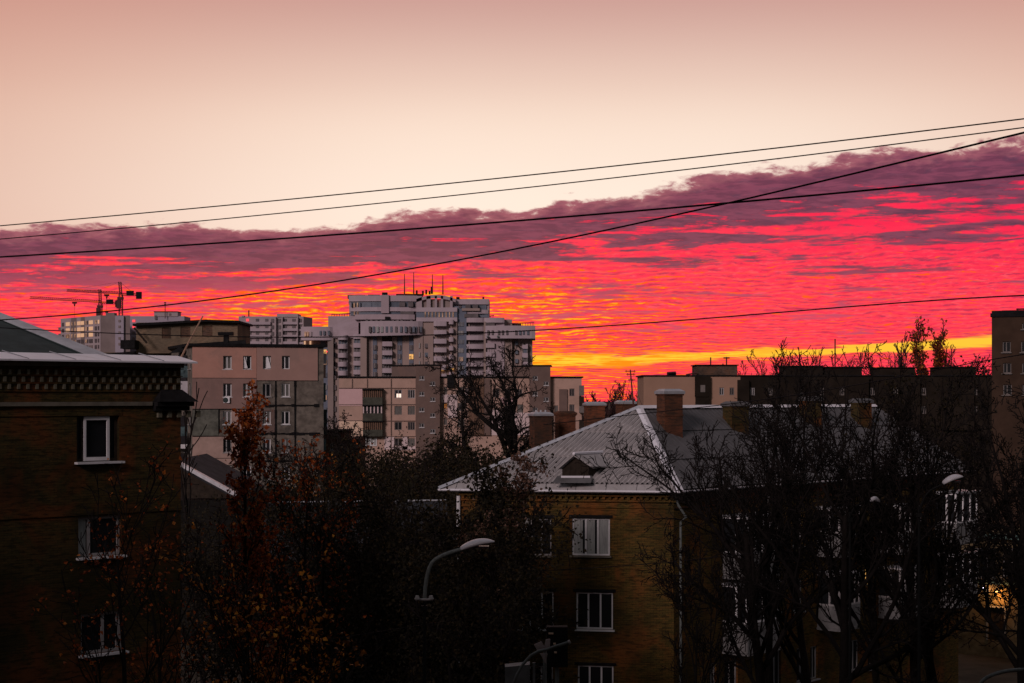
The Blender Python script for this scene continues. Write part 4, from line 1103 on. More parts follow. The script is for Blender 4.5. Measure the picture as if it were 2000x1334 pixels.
# roof rails and masts
m=MB()
for (a,b,y,y2) in ((648,688,615,612),(953,965,618,616),(991,1043,633,630)):
    m.tube([P(a,y2+2,YH),P(b,y2,YH)],.12,4); x=a
    while x<b: m.tube([P(x,y+5,YH),P(x,y2+1,YH)],.09,3); x+=5
m.build('railing','crane_dark',hr)
for (x,y0,y1) in ((790,577,535),(808,578,532),(844.5,574,536),(865,575,537)):
    m=MB(); m.tube([P(x,y0,YH+2),P(x,y1,YH+2)],[.25,.12],5); m.build('antenna_mast','crane_dark',hr)
m=MB()
for (x,y0,y1) in ((814,578,567),(826,577,568),(832.5,575,566),(843,574,560),(944,586,580),(839,575,568)): m.tube([P(x,y0,YH+2),P(x,y1,YH+2)],.32,4)
m.build('flue','tar',hr)
m=MB(); m.box(tuple(P(800,579,YH+6)),(9,6,1.4)); m.box(tuple(P(697,580.5,YH+6)),(6,5,1.2)); m.box(tuple(P(731,579.5,YH+6)),(4,4,1.2)); m.box(tuple(P(1008,635.5,YH+5)),(3.6,4,1)); m.build('roof_plant','tar',hr)

# ================================================================ far towers
def fbx(par,Y,x0,y0,x1,y1,n0,n1,name,mt):
    a,b=XY(x0,Y-n1),XY(x1,Y-n1); m=MB(); m.prism([(a.x,Y-n1),(b.x,Y-n1),(b.x,Y-n0),(a.x,Y-n0)],Zp(y1,Y-n1),Zp(y0,Y-n1)); return m.build(name,mt,par)
Y2=860
t2=thing('balcony_tower','far grey tower with rows of white balcony bands and dark openings','high-rise',(XY(535,Y2).x,Y2,0))
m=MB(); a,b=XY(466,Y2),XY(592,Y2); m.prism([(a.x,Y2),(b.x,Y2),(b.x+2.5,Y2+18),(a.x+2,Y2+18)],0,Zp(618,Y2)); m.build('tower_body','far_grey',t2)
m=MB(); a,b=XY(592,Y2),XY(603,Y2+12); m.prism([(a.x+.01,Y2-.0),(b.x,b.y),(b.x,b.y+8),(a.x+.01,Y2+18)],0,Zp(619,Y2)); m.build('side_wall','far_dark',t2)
fbx(t2,Y2,541,613,582,619,-12,.6,'roof_parapet','far_grey'); fbx(t2,Y2,472,616.5,477,619,-3,.5,'roof_parapet','far_grey')
for i in range(7):
    y=622.5+i*12.8
    for j,(x0,x1) in enumerate(((481,490.5),(499.5,505.5),(517.5,523.5),(529.3,535),(543,548.5),(553.5,560),(570.5,577),(583.6,589))):
        full=j in(3,4,7)
        mt='lit_red' if (j==0 and i<2) else 'glass_far'  # emission stands in for the sunset sky in these panes; no room light
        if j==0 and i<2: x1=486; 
        fbx(t2,Y2,x0,y,x1,y+(7.5 if full else 5),-.5,.3,'window' if mt!='lit_red' else 'glow_window',mt)
    fbx(t2,Y2,476,y+6,528,y+11.5,-.3,1.6,'balcony','balcony_white'); fbx(t2,Y2,553,y+6,581,y+11,-.3,1.6,'balcony','balcony_white'); fbx(t2,Y2,592-26+16,y+7.5,592,y+11,-.2,.8,'balcony','balcony_white')
for x in (538,551,581,592): fbx(t2,Y2,x-.9,619,x+.9,700,-.2,2,'pier','far_grey')
m=MB(); m.tube([P(486,618,Y2),P(486,606,Y2)],.3,4); m.build('antenna_mast','crane_dark',t2)
fbx(t2,Y2,463,650,472,656,-.4,1.,'glow_window','lit_dimwarm')
# far-left tower with lit windows
Y1=900
tA=XY(197,Y1); dl1=V((-.62,.785)); kk=(119-1000)/F; uu=(kk*tA.y-tA.x)/(dl1.x-kk*dl1.y); tL=tA+dl1*uu
t1=thing('lit_tower','far grey tower under the cranes with many lit windows on its receding face','high-rise',(tA.x,tA.y,0))
tz=Zp(616,Y1)
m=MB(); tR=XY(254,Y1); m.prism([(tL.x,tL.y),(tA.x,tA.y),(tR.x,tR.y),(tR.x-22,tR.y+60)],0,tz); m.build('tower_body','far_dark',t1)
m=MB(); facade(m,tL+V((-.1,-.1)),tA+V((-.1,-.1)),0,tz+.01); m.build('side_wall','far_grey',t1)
def lw_(x0,y0,x1,y1,mt,n=.5,nm=None):
    A,B=tL,tA; u0,u1=ucross(A,B,x0),ucross(A,B,x1); d,o,L=D2(A,B); m=MB(); Y=A.y+d.y*(u0+u1)/2
    # rows follow the receding face: heights are given at the near corner
    z0,z1=Zp(y1,Y1),Zp(y0,Y1)
    fb(m,A,B,u0,u1,.14,n,z0,z1); return m.build(nm or ('glow_window' if 'lit' in mt else 'window'),mt,t1)
colx=[(122.5,125.5,0),(130,136.7,1),(140.6,142.6,1),(147,149,1),(152,157.6,2),(159.3,165.2,2),(168,170,1),(171.5,173,0),(175,182,2),(186.5,190,0),(192.6,194.4,0)]
for j in range(5):
    y=624.5+j*12.2
    for i,(x0,x1,k) in enumerate(colx):
        mt='glass_far'
        if k==2 and j<3: mt='lit_pale'
        if k==1 and j<4: mt='lit_dimwarm' if j>1 or i!=1 else 'lit_pale'
        if i==9 and j==0: mt='lit_dimwarm'
        if i==10 and j==0: mt='lit_pale'
        if j==4 and i in(4,8,1): mt='far_dark'
        lw_(x0,y,x1,y+7.3,mt)
for (x0,x1) in ((158.7,166),): lw_(x0,616.5,x1,700,'far_dark',.3,'loggia')
lw_(139.5,616.5,150,700,'far_dark',.25,'wall_strip')
fbx(t1,Y1,118,616.3,119.5,617,0,1,'cornice','tar')
for j in range(6): 
    A,B=tL,tA; m=MB(); fb(m,A,B,-3.,0,-2,.2,tz-6-j*3.4,tz-4.6-j*3.4); m.build('balcony','far_dark',t1)
fbx(t1,Y1,225,617,241.5,720,-.2,1.5,'wall_strip','far_blue')
for j in range(5): fbx(t1,Y1,231,624.5+j*11.3,235.3,629+j*11.3,.5,1.8,'window','far_dark')
m=MB(); m.box(tuple(P(217.5,614.3,Y1+8)),(4.5,6,1.6)); m.build('roof_plant','far_dark',t1)
Y3=950
t3=thing('pale_tower','pale lilac far tower with a small roof house and mast, right of the lit tower','high-rise',(XY(290,Y3).x,Y3,0))
fbx(t3,Y3,236,617.5,360,770,-18,0,'tower_body','far_blue'); fbx(t3,Y3,301,609,347,618,-9,.5,'roof_house','far_grey'); fbx(t3,Y3,300,608,347.5,609.2,-9.5,1,'roof','tar')
for j in range(4): fbx(t3,Y3,258.5,624.5+j*11.4,264,629+j*11.4,-.2,.3,'glow_window' if j in(0,1,3) else 'window','lit_red' if j in(0,1) else 'far_dark')
fbx(t3,Y3,302,616,306,624,-.2,.8,'window','glass_far'); fbx(t3,Y3,330,612,334,616,0,.8,'window','far_dark')
m=MB(); m.tube([P(322.5,622,Y3-2),P(322.5,591,Y3-2)],.22,5); m.tube([P(320.5,591,Y3-2),P(324.5,591,Y3-2)],.3,4); m.tube([P(320.8,594.5,Y3-2),P(324.2,594.5,Y3-2)],.3,4); m.build('antenna_mast','crane_dark',t3)

# ================================================================ tower cranes
def lattice(a,b,w,n,r=.11,up=Vector((0,0,1)),tri=False):
    m=MB(); d=(b-a).normalized(); s_=d.cross(up)
    if s_.length<.1: s_=Vector((1,0,0))
    s_.normalize(); t=s_.cross(d).normalized()
    cs=[s_*w/2+t*w/2,s_*-w/2+t*w/2,s_*-w/2-t*w/2,s_*w/2-t*w/2] if not tri else [s_*w/2,s_*-w/2,t*-w]
    if tri and cs[2].z<0: cs[2]=-cs[2]
    for c in cs: m.tube([a+c,b+c],r,4)
    for k in range(n):
        p,q=a.lerp(b,k/n),a.lerp(b,(k+1)/n)
        for i in range(len(cs)):
            c,e=cs[i],cs[(i+1)%len(cs)]; m.tube([p+c,q+e],r*.6,3,False)
            m.tube([p+c,p+e],r*.6,3,False)
    return m
def crane(label,xm,yb,yj,xtip,ytip,xend,yend,xtop,ytop,Y,trx,hook):
    c=thing('tower_crane',label,'crane',(XY(xm,Y).x,Y,0),'tower cranes on the left skyline')
    base=P(xm,yb,Y); j=P(xm,yj,Y)
    lattice(V((base.x,Y,0)),j,1.9,34,.17).build('mast','crane_dark',c)
    m=MB(); m.box((j.x-1.1,Y,j.z-5.5),(2.4,2.2,5)); m.box((j.x-.2,Y,j.z-2.2),(3.2,2.4,1.4)); m.build('cab','crane_dark',c)
    tip=P(xtip,ytip,Y); top=P(xtop,ytop,Y); end=P(xend,yend,Y)
    lattice(j+V((0,0,.2)),tip,1.25,34,.13,tri=True).build('jib','crane_dark',c)
    lattice(j,end,1.2,9,.13).build('counter_jib','crane_dark',c)
    lattice(j,top,1.3,7,.15).build('apex','crane_dark',c)
    m=MB(); m.box((end.x-.5,Y,end.z-.4),(3.0,1.8,4.0)); m.box((end.x-5.5,Y,end.z+.9),(4,1.6,2.6)); m.build('counterweight','tar',c)
    m=MB()
    for f in (.45,.9): m.tube([top,j.lerp(tip,f)+V((0,0,1.2))],.06,3,False)
    m.tube([top,end.lerp(j,.25)],.09,3,False); m.build('tie_cable','crane_dark',c)
    tp=j.lerp(tip,trx); m=MB(); m.box((tp.x,Y,tp.z-.9),(2.6,1.5,1.0)); m.tube([tp+V((-.5,0,-1)),tp+V((0,0,-3))],.25,4); m.tube([tp+V((.5,0,-1)),tp+V((0,0,-3))],.25,4); t_=m.build('trolley','tar',c)
    m=MB(); m.tube([tp+V((0,0,-3)),tp+V((0,0,-hook))],.07,3,False); m.box((tp.x,Y,tp.z-hook-.4),(1.5,.8,1.2)); m.build('hook_block','tar',t_)
crane('left tower crane with its hook hanging over the lit tower',196,640,591.5,58,583,232,592,195,565.5,1050,.365,18)
crane('taller right tower crane with jib pointing left and its counterweight to the right',236,640,575,130,569,273,575.5,234,550.5,990,.26,10)

# ================================================================ overhead wires
def wire(pts,Y,r,label,name='overhead_wire',grp='overhead wires crossing the sky'):
    # smooth curve through the read points, hung between depths Y[0]..Y[1]
    n=48; xs=[p[0] for p in pts]
    def yy(x):   # lagrange through 3-5 points
        s_=0
        for i,(xi,yi) in enumerate(pts):
            l=1
            for j,(xj,_) in enumerate(pts):
                if i!=j: l*=(x-xj)/(xi-xj)
            s_+=yi*l
        return s_
    P_=[]
    for k in range(n+1):
        x=xs[0]+(xs[-1]-xs[0])*k/n; P_.append(P(x,yy(x),Y[0]+(Y[1]-Y[0])*k/n))
    # continue straight beyond the frame at both ends
    P_.insert(0,P_[0]+(P_[0]-P_[1])*8); P_.append(P_[-1]+(P_[-1]-P_[-2])*8)
    m=MB(); m.tube(P_,r,6); o_=m.build(name,'wire',smooth=True); tag(o_,label,'wire',grp)
wire([(0,441),(1000,345.5),(2000,232)],(36,27),.011,'uppermost thin overhead wire, crossing the peach sky')
wire([(0,467),(1000,369.5),(2000,249)],(36,27),.010,'second overhead wire from the top, just under the uppermost one')
wire([(0,502),(1000,432),(2000,342)],(34,26),.016,'thick overhead cable running along the top of the mauve cloud bank')
wire([(0,625),(730,537.5),(1200,446),(1420,397),(2000,259)],(40,22),.014,'overhead cable rising steeply from the cranes to the upper right and crossing the thick cable')
wire([(0,640),(420,657),(950,650),(1500,612),(2000,577)],(44,30),.012,'lowest sky wire passing in front of the high-rise')
wire([(1190,815),(1282,805),(1600,764),(1815,725),(2000,692)],(62,45),.014,'dark wire climbing from the hip roof to the tall brick block')
wire([(1020,1116),(1232,1104),(1420,1086)],(60,56),.012,'service wire across the brick gable between the two window rows')
wire([(560,1262),(700,1240),(850,1217)],(50,44),.009,'faint low wire in the dark garden under the autumn maple')

# ================================================================ street lamps
def street_lamp(label,xp,Y,ytop,arm,head,ext=0,r=.05):
    b=XY(xp,Y); l=thing('street_lamp',label,'street lamp',(b.x,b.y,0),'street lamps')
    pt=P(xp,ytop,Y); m=MB(); m.tube([V((b.x,b.y,0)),pt],[.07,.04],10); m.box((pt.x,pt.y,pt.z-.25),(.16,.16,.12)); m.build('pole','pole_dark',l)
    m=MB(); pts=[P(x,y,Y) for x,y in arm]
    # catmull smoothing
    sp=[]
    q=[pts[0]]+pts+[pts[-1]]
    for i in range(1,len(q)-2):
        for k in range(6):
            t=k/6; a,b_,c,d=q[i-1],q[i],q[i+1],q[i+2]
            sp.append(.5*((2*b_)+(c-a)*t+(2*a-5*b_+4*c-d)*t*t+(3*b_-a-3*c+d)*t**3))
    sp.append(pts[-1]); m.tube(sp,r,8); m.build('arm','pole_grey' if r>=.045 else 'pole_dark',l,smooth=True)
    if head:
        h0,h1=P(*head[0],Y),P(*head[1],Y); m=MB(); d=(h1-h0); N=10; ps=[];
        rings=[]
        for k in range(N+1):
            t=k/N; w=.05+.12*math.sin(math.pi*min(1,t*1.0+.06))**.55 if k<N else .03
            ps.append((h0+d*t+V((0,0,.05*math.sin(math.pi*t))),w))
        K=12; i0=len(m.v); dn=d.normalized(); sd_=dn.cross(ZU).normalized(); uz=sd_.cross(dn)
        for p,w in ps:
            for j in range(K):
                a=2*math.pi*j/K; zz=math.sin(a); m.v.append(p+sd_*math.cos(a)*w*1.15+uz*zz*w*(.72 if zz>0 else .35))
        for k in range(N):
            for j in range(K): m.f.append((i0+k*K+j,i0+k*K+(j+1)%K,i0+(k+1)*K+(j+1)%K,i0+(k+1)*K+j))
        m.f.append(tuple(i0+j for j in range(K))[::-1]); m.f.append(tuple(i0+N*K+j for j in range(K)))
        hd=m.build('lamp_head','lamp_shell',l,smooth=True)
        m=MB(); c=h0+d*.55+V((0,0,-.045)); m.box(tuple(c),(d.length*.55,.16,.05)); m.build('lens','glass',hd)
    return l
street_lamp('street lamp in front of the brick house gable, white head on a curved grey arm',829,44,1168,[(829,1175),(833,1130),(845,1098),(872,1082),(908,1071)],[(900,1073),(966,1058)])
m=MB()
for x in (815,842): m.tube([P(x,1170,43.8),P(x,1163,43.8)],[.07,.04],8)
m.tube([P(812,1171,43.9),P(846,1171,43.9)],.03,6)
ins=m.build('insulator_bracket','frame_dim'); ins.parent=[o for o in C.objects if o.name=='street_lamp'][0]; ins.matrix_parent_inverse=Matrix.Translation(-ins.parent.location)
street_lamp('street lamp before the far end of the dark facade, pale head near the roof tip',1795,52,990,[(1795,1010),(1800,985),(1815,960),(1845,945)],[(1842,945),(1881,931)],r=.03)
street_lamp('lower street lamp among the bare trunks, only its small pale head showing',1660,56,1000,[(1660,1010),(1670,990),(1690,980),(1700,977)],[(1699,978),(1719,981)],r=.025)
l4=street_lamp('curved grey lamp arm arching into the lower right corner of the view',1905,40,1345,[(1905,1350),(1925,1325),(1960,1312),(2000,1308),(2050,1309)],[(2040,1309),(2095,1311)],r=.045)
# pole head with bracket, triangular sign and box at the bottom centre
Y=33
b=XY(1063,Y); ps=thing('sign_post','grey post with a crossed pair of pale warning-sign backs below the brick gable','sign post',(b.x,b.y,0))
m=MB(); m.tube([V((b.x,b.y,0)),P(1064,1262,Y)],[.05,.035],8); m.build('pole','pole_grey',ps)
def plate(pts,Y0,name,mt,par,th=.02):
    m=MB(); f=[P(x,y,Y0) for x,y in pts]; n=len(f); bk=[p+V((0,th,0)) for p in f]
    m.q(*f); m.q(*bk[::-1])
    for i in range(n): m.q(f[i],bk[i],bk[(i+1)%n],f[(i+1)%n])
    return m.build(name,mt,par)
plate([(1043,1259),(1057,1253),(1067,1268),(1064,1272),(1050,1272)],Y-.06,'sign_plate','sign_back',ps)
plate([(1066,1249),(1075,1248),(1074,1266),(1065,1270),(1062,1268)],Y-.08,'sign_plate','sign_back',ps)
plate([(1055,1277),(1070,1277),(1065,1296)],Y-.06,'sign_plate','sign_back',ps)
lb=thing('lamp_bracket','bent grey pipe bracket ending beside the crossed sign backs, above a grey cabinet','bracket',P(1005,1340,Y-.4))
m=MB(); m.tube([P(x,y,Y-.35) for x,y in ((1000,1345),(1010,1318),(1022,1297),(1036,1281),(1052,1272),(1070,1268),(1090,1261),(1112,1254))],.018*1.6,8); m.build('pipe','pole_grey',lb,smooth=True)
m=MB(); m.tube([P(1110,1255,Y-.35),P(1114,1253,Y-.35)],.038,8); m.build('end_cap','frame_dim',lb)
cb=thing('cabinet','grey box cabinet at the bottom edge under the bent pipe','cabinet',P(1010,1350,Y))
a=P(985,1303,Y); m=MB(); p0,p1=P(986,1350,Y),P(1035,1299,Y); m.hexa([p0,V((p1.x,Y,p0.z)),V((p1.x,Y+.4,p0.z)),p0+V((0,.4,0)),P(986,1303,Y),P(1035,1298,Y),P(1035,1298,Y)+V((0,.4,0)),P(986,1303,Y)+V((0,.4,0))]); m.build('housing','box_grey',cb)
m=MB(); m.box((P(1043,0,Y).x,Y,P(0,1325,Y).z),(.05,.05,.6)); m.build('post','box_grey',cb)
vs=thing('traffic_signal','dark back of a signal box behind the sign post','traffic signal',P(1085,1300,Y+2))
m=MB(); m.box(tuple(P(1088,1262,Y+2)),(.42,.3,.8)); m.tube([P(1103,1232,Y+2),P(1108,1290,Y+2)],.015,5); bd=m.build('housing','tar',vs)
for (x_,y_,w_) in ((1076,1237,.10),(1083,1257,.05),(1085,1274,.05)):
    m=MB(); m.box(tuple(P(x_,y_,Y+1.84)),(w_,.05,.03)); m.build('visor_edge','mid_cream',bd)
m=MB(); m.tube([V((P(1088,0,Y+2).x,Y+2,0)),P(1088,1290,Y+2)],.05,6); m.build('pole','pole_grey',vs)
# ================================================================ trees
def rot(d,ang,az):
    a=d.cross(V((0,0,1))) if abs(d.z)<.95 else d.cross(V((1,0,0)))
    a.normalize(); b=d.cross(a)
    return (d*math.cos(ang)+(a*math.cos(az)+b*math.sin(az))*math.sin(ang)).normalized()
def grow(out,R,p,d,L,r,lv,sp,tips):
    s_=sp[lv]; n=s_['n']; pts=[p.copy()]; rad=[r]; st=L/n; dd=d.copy()
    for i in range(n):
        dd=(dd+V((R.gauss(0,1),R.gauss(0,1),R.gauss(0,1)))*s_['w']+V((0,0,s_['up']))).normalized()
        p=p+dd*st; pts.append(p.copy()); rad.append(max(sp[0]['rm'],r*(1-(1-s_['tp'])*(i+1)/n)))
    out[min(lv,1) if s_.get('trunk',False) is False else 0].tube(pts,rad,s_['k'],False) if lv>0 else out[0].tube(pts,rad,s_['k'],False)
    if lv>=s_.get('leaf',99) or lv==len(sp)-1: tips.append((pts,dd))
    if lv+1<len(sp):
        for c in range(s_['c']):
            t=s_['t0']+(1-s_['t0'])*(c+R.random()*.8)/s_['c']; t=min(t,.999)
            i=min(int(t*n),n-1); f=t*n-i; q=pts[i].lerp(pts[i+1],f)
            base=(pts[i+1]-pts[i]).normalized(); a=s_['a']*R.uniform(.7,1.3)
            nd=rot(base,a,R.random()*6.283 if s_.get('az') is None else c*2.4+R.random())
            ln=L*s_['lr']*R.uniform(.7,1.2)*(1-.45*t*s_.get('ts',1))
            grow(out,R,q,nd,ln,max(sp[0]['rm'],rad[i]*s_['rr']),lv+1,sp,tips)
def lf(m,p,d,s_,R):
    a=V((R.gauss(0,1),R.gauss(0,1),R.gauss(0,1))).normalized(); b=a.cross(V((R.gauss(0,1),R.gauss(0,1),R.gauss(0,1)))).normalized()
    c=a.cross(b)*s_*.25
    i=len(m.v); m.v.extend([p,p+a*s_*.5+b*s_*.42+c,p+a*s_*1.1,p+a*s_*.5-b*s_*.42+c]); m.f.append((i,i+1,i+2,i+3))
def tree(label,px,ytop,Y,spec,seed,leaf=None,nl=0,ls=.1,spread=.2,name='bare_tree',cat='tree',group=None,r=.2,lean=(0,0),lenf=1.0,trunkf=.62,bark='twig',px_top=None,zb=0,cl=.45):
    R=random.Random(seed); H=Zp(ytop,Y)-zb; b=XY(px,Y); base=V((b.x,b.y,zb))
    o_=thing(name,label,cat,base,group)
    out=[MB(),MB()]; tips=[]
    grow(out,R,base.copy(),V((lean[0],lean[1],1)).normalized(),H*trunkf,r,0,spec,tips)
    # scale so that the crown top reaches the height read from the photograph
    zt=max(v.z for v in out[1].v); k=H/(zt-zb)
    for mb in out:
        for v in mb.v: v.z=zb+(v.z-zb)*k
    t=out[0].build('trunk',bark,o_,smooth=True)
    out[1].build('branches',bark,o_)
    if leaf:
        m=MB()
        if cl<1: tips=[t for t in tips if R.random()<cl]
        for _ in range(nl):
            pts,dd=R.choice(tips); i=R.randrange(len(pts)-1); p=pts[i].lerp(pts[i+1],R.random()); p=V((p.x,p.y,zb+(p.z-zb)*k))
            p=p+V((R.gauss(0,1),R.gauss(0,1),R.gauss(0,1)))*spread
            lf(m,p,dd,ls*R.uniform(.6,1.4),R)
        m.build('foliage',leaf,o_)
    return o_
def SP(rm,*L): 
    L=[dict(x) for x in L]; L[0]['rm']=rm; return L
# broad street tree: limbs from low down, dense upright twigs
street=SP(.013,dict(n=10,w=.05,up=.05,k=8,c=9,t0=.36,a=.75,lr=.62,rr=.62,tp=.35,ts=.7),
 dict(n=8,w=.13,up=.10,k=6,c=7,t0=.18,a=.70,lr=.5,rr=.55,tp=.3),
 dict(n=6,w=.17,up=.07,k=4,c=8,t0=.15,a=.75,lr=.52,rr=.55,tp=.35),
 dict(n=5,w=.20,up=.05,k=3,c=4,t0=.1,a=.8,lr=.55,rr=.6,tp=.4),
 dict(n=3,w=.22,up=.03,k=3,c=0,t0=0,a=0,lr=0,rr=0,tp=.5))
street_thin=SP(.013,dict(n=10,w=.05,up=.05,k=8,c=8,t0=.40,a=.6,lr=.62,rr=.6,tp=.3,ts=.7),
 dict(n=8,w=.12,up=.16,k=6,c=7,t0=.18,a=.6,lr=.5,rr=.55,tp=.3),
 dict(n=6,w=.16,up=.12,k=4,c=6,t0=.15,a=.65,lr=.55,rr=.55,tp=.35),
 dict(n=4,w=.20,up=.08,k=3,c=3,t0=.1,a=.7,lr=.5,rr=.6,tp=.4),
 dict(n=3,w=.2,up=.03,k=3,c=0,t0=0,a=0,lr=0,rr=0,tp=.5))
oak2=SP(.022,dict(n=9,w=.06,up=.03,k=8,c=9,t0=.25,a=.85,lr=.75,rr=.62,tp=.4,ts=.6),dict(n=9,w=.20,up=.10,k=6,c=9,t0=.22,a=.8,lr=.52,rr=.52,tp=.22),dict(n=7,w=.22,up=.05,k=4,c=8,t0=.15,a=.85,lr=.5,rr=.5,tp=.3),dict(n=5,w=.26,up=.0,k=3,c=6,t0=.1,a=.9,lr=.5,rr=.6,tp=.4),dict(n=3,w=.25,up=-.03,k=3,c=0,t0=0,a=0,lr=0,rr=0,tp=.5))
street_hi=SP(.013,dict(n=10,w=.05,up=.05,k=8,c=10,t0=.52,a=.8,lr=.62,rr=.6,tp=.35,ts=.5),dict(n=8,w=.14,up=.12,k=6,c=8,t0=.15,a=.72,lr=.5,rr=.55,tp=.3),dict(n=6,w=.18,up=.08,k=4,c=8,t0=.15,a=.75,lr=.52,rr=.55,tp=.35),dict(n=5,w=.20,up=.05,k=3,c=4,t0=.1,a=.8,lr=.55,rr=.6,tp=.4),dict(n=3,w=.22,up=.03,k=3,c=0,t0=0,a=0,lr=0,rr=0,tp=.5))
oak=SP(.020,dict(n=9,w=.06,up=.03,k=8,c=8,t0=.22,a=.85,lr=.72,rr=.6,tp=.4,ts=.6),
 dict(n=9,w=.20,up=.10,k=6,c=8,t0=.22,a=.8,lr=.52,rr=.5,tp=.22),
 dict(n=7,w=.22,up=.04,k=4,c=7,t0=.15,a=.85,lr=.5,rr=.5,tp=.3),
 dict(n=5,w=.26,up=.0,k=3,c=5,t0=.1,a=.9,lr=.5,rr=.6,tp=.4),
 dict(n=3,w=.25,up=-.03,k=3,c=0,t0=0,a=0,lr=0,rr=0,tp=.5))
maple=SP(.012,dict(n=10,w=.04,up=.06,k=8,c=12,t0=.22,a=.62,lr=.42,rr=.5,tp=.2,ts=.8),
 dict(n=7,w=.10,up=.16,k=5,c=7,t0=.15,a=.6,lr=.5,rr=.55,tp=.3),
 dict(n=5,w=.15,up=.10,k=4,c=4,t0=.1,a=.7,lr=.5,rr=.6,tp=.35),
 dict(n=3,w=.2,up=.05,k=3,c=0,t0=0,a=0,lr=0,rr=0,tp=.5))
spire=SP(.012,dict(n=10,w=.03,up=.05,k=8,c=22,t0=.30,a=.5,lr=.20,rr=.5,tp=.2,ts=.75),dict(n=6,w=.10,up=.16,k=5,c=6,t0=.15,a=.6,lr=.5,rr=.55,tp=.3),dict(n=4,w=.15,up=.10,k=4,c=4,t0=.1,a=.7,lr=.5,rr=.6,tp=.35),dict(n=3,w=.2,up=.05,k=3,c=0,t0=0,a=0,lr=0,rr=0,tp=.5))
poplar=SP(.05,dict(n=10,w=.02,up=.05,k=6,c=26,t0=.15,a=.32,lr=.30,rr=.45,tp=.2,ts=.8),
 dict(n=6,w=.06,up=.22,k=4,c=7,t0=.1,a=.4,lr=.45,rr=.55,tp=.3),
 dict(n=4,w=.12,up=.18,k=3,c=4,t0=.1,a=.5,lr=.5,rr=.6,tp=.4),
 dict(n=3,w=.15,up=.1,k=3,c=0,t0=0,a=0,lr=0,rr=0,tp=.5))
farbare=SP(.05,dict(n=7,w=.05,up=.05,k=5,c=12,t0=.3,a=.6,lr=.55,rr=.55,tp=.3,ts=.7),
 dict(n=6,w=.14,up=.12,k=4,c=7,t0=.15,a=.65,lr=.5,rr=.55,tp=.3),
 dict(n=5,w=.18,up=.08,k=3,c=5,t0=.1,a=.7,lr=.5,rr=.6,tp=.4),
 dict(n=3,w=.2,up=.05,k=3,c=0,t0=0,a=0,lr=0,rr=0,tp=.5))
bush=SP(.02,dict(n=6,w=.08,up=.04,k=6,c=12,t0=.1,a=.9,lr=.75,rr=.5,tp=.3,ts=.6),
 dict(n=5,w=.18,up=.08,k=4,c=8,t0=.15,a=.8,lr=.5,rr=.55,tp=.3),
 dict(n=4,w=.22,up=.03,k=3,c=4,t0=.1,a=.9,lr=.5,rr=.6,tp=.4),
 dict(n=3,w=.25,up=0,k=3,c=0,t0=0,a=0,lr=0,rr=0,tp=.5))
GR='bare street trees in front of the right-hand house'
for i,(px,yt,Y,sp,seed,r,lab,ln) in enumerate([
 (1525,690,60,street_hi,11,.26,'bare tree nearest the hip roof, its twigs spreading left over the roof sheets',(-.05,0)),
 (1535,672,62,street_thin,12,.22,'bare tree with ascending limbs right of the roof chimneys, tips in the yellow sky slit',(.02,0)),
 (1600,655,64,street_thin,13,.22,'tall bare tree whose twigs cross the first dark lift house',(.0,0)),
 (1640,690,57,street_hi,14,.24,'bare tree standing before the lit orange window',(.0,0)),
 (1718,662,63,street_thin,15,.2,'bare tree left of the right-hand street lamp, its top above the roofline',(.02,0)),
 (1790,690,58,street_hi,16,.22,'bare tree in front of the white-headed right street lamp',(.03,0)),
 (1855,700,60,street_thin,17,.24,'bare tree with a long bare leaning trunk beside the annex doorway',(-.03,0)),
 (1978,690,56,street_hi,18,.24,'bare tree just right of the annex doorway',(.04,0)),
 (2035,700,60,street_hi,19,.24,'bare tree at the right edge under the tall brick block',(.0,0))]):
    tree(lab,px,yt,Y,sp,seed,r=r,lean=ln,group=GR,leaf='leaf_olive' if i>4 else None,nl=1500 if i in(5,6,8) else 0,ls=.10,spread=.2)
# big bare tree in the middle
tree('large bare tree with crooked spreading limbs in front of the middle panel building',1018,662,150,oak2,22,r=.75,trunkf=.60,bark='twig',lean=(.0,0))
tree('bare many-limbed tree left of the large one, before the stair tower',915,728,140,oak2,39,r=.5,trunkf=.5,bark='twig',lean=(-.05,0))
tree('slender bare sapling with few upright limbs before the left end of the pinkish panel block',398,745,95,SP(.03,dict(n=8,w=.04,up=.04,k=6,c=5,t0=.62,a=.45,lr=.42,rr=.55,tp=.3,ts=.3),dict(n=6,w=.1,up=.22,k=4,c=3,t0=.3,a=.4,lr=.5,rr=.55,tp=.3),dict(n=4,w=.12,up=.1,k=3,c=0,t0=0,a=0,lr=0,rr=0,tp=.4)),5,r=.17,trunkf=.66,name='sapling')
tree('small bare tree at the right corner of the pinkish panel block',612,800,120,oak,6,r=.16,trunkf=.6,bark='twig')
tree('small bare tree before the cream balcony wall of the middle building',690,828,160,oak,8,r=.14,trunkf=.6,bark='twig')
# autumn maples
tree('rust-red maple spire with clustered leaves rising in front of the pinkish panel block',482,752,62,spire,41,'leaf_rust',3400,.15,.12,'autumn_maple',r=.17,trunkf=.9,lenf=1)
tree('lower rust-leaved maple right of the tallest maple spire',560,850,64,maple,45,'leaf_rust',1100,.13,.17,'autumn_maple',r=.15,trunkf=.85)
tree('rust-leaved maple in the dark gap beside the low brick shed',648,858,70,maple,46,'leaf_rust',800,.14,.2,'autumn_maple',r=.15,trunkf=.85)
tree('thin-leaved maple in front of the left brick house windows',232,862,46,maple,43,'leaf_rust',600,.10,.12,'autumn_maple',r=.15,trunkf=.85)
tree('rust-leaved maple at the right corner of the left brick house',330,905,50,maple,44,'leaf_rust',700,.10,.14,'autumn_maple',r=.14,trunkf=.85)
tree('maple with golden brown leaf clusters nearest the camera at lower left',610,1035,38,maple,47,'leaf_gold',1700,.10,.09,'autumn_maple',r=.13,trunkf=.82)
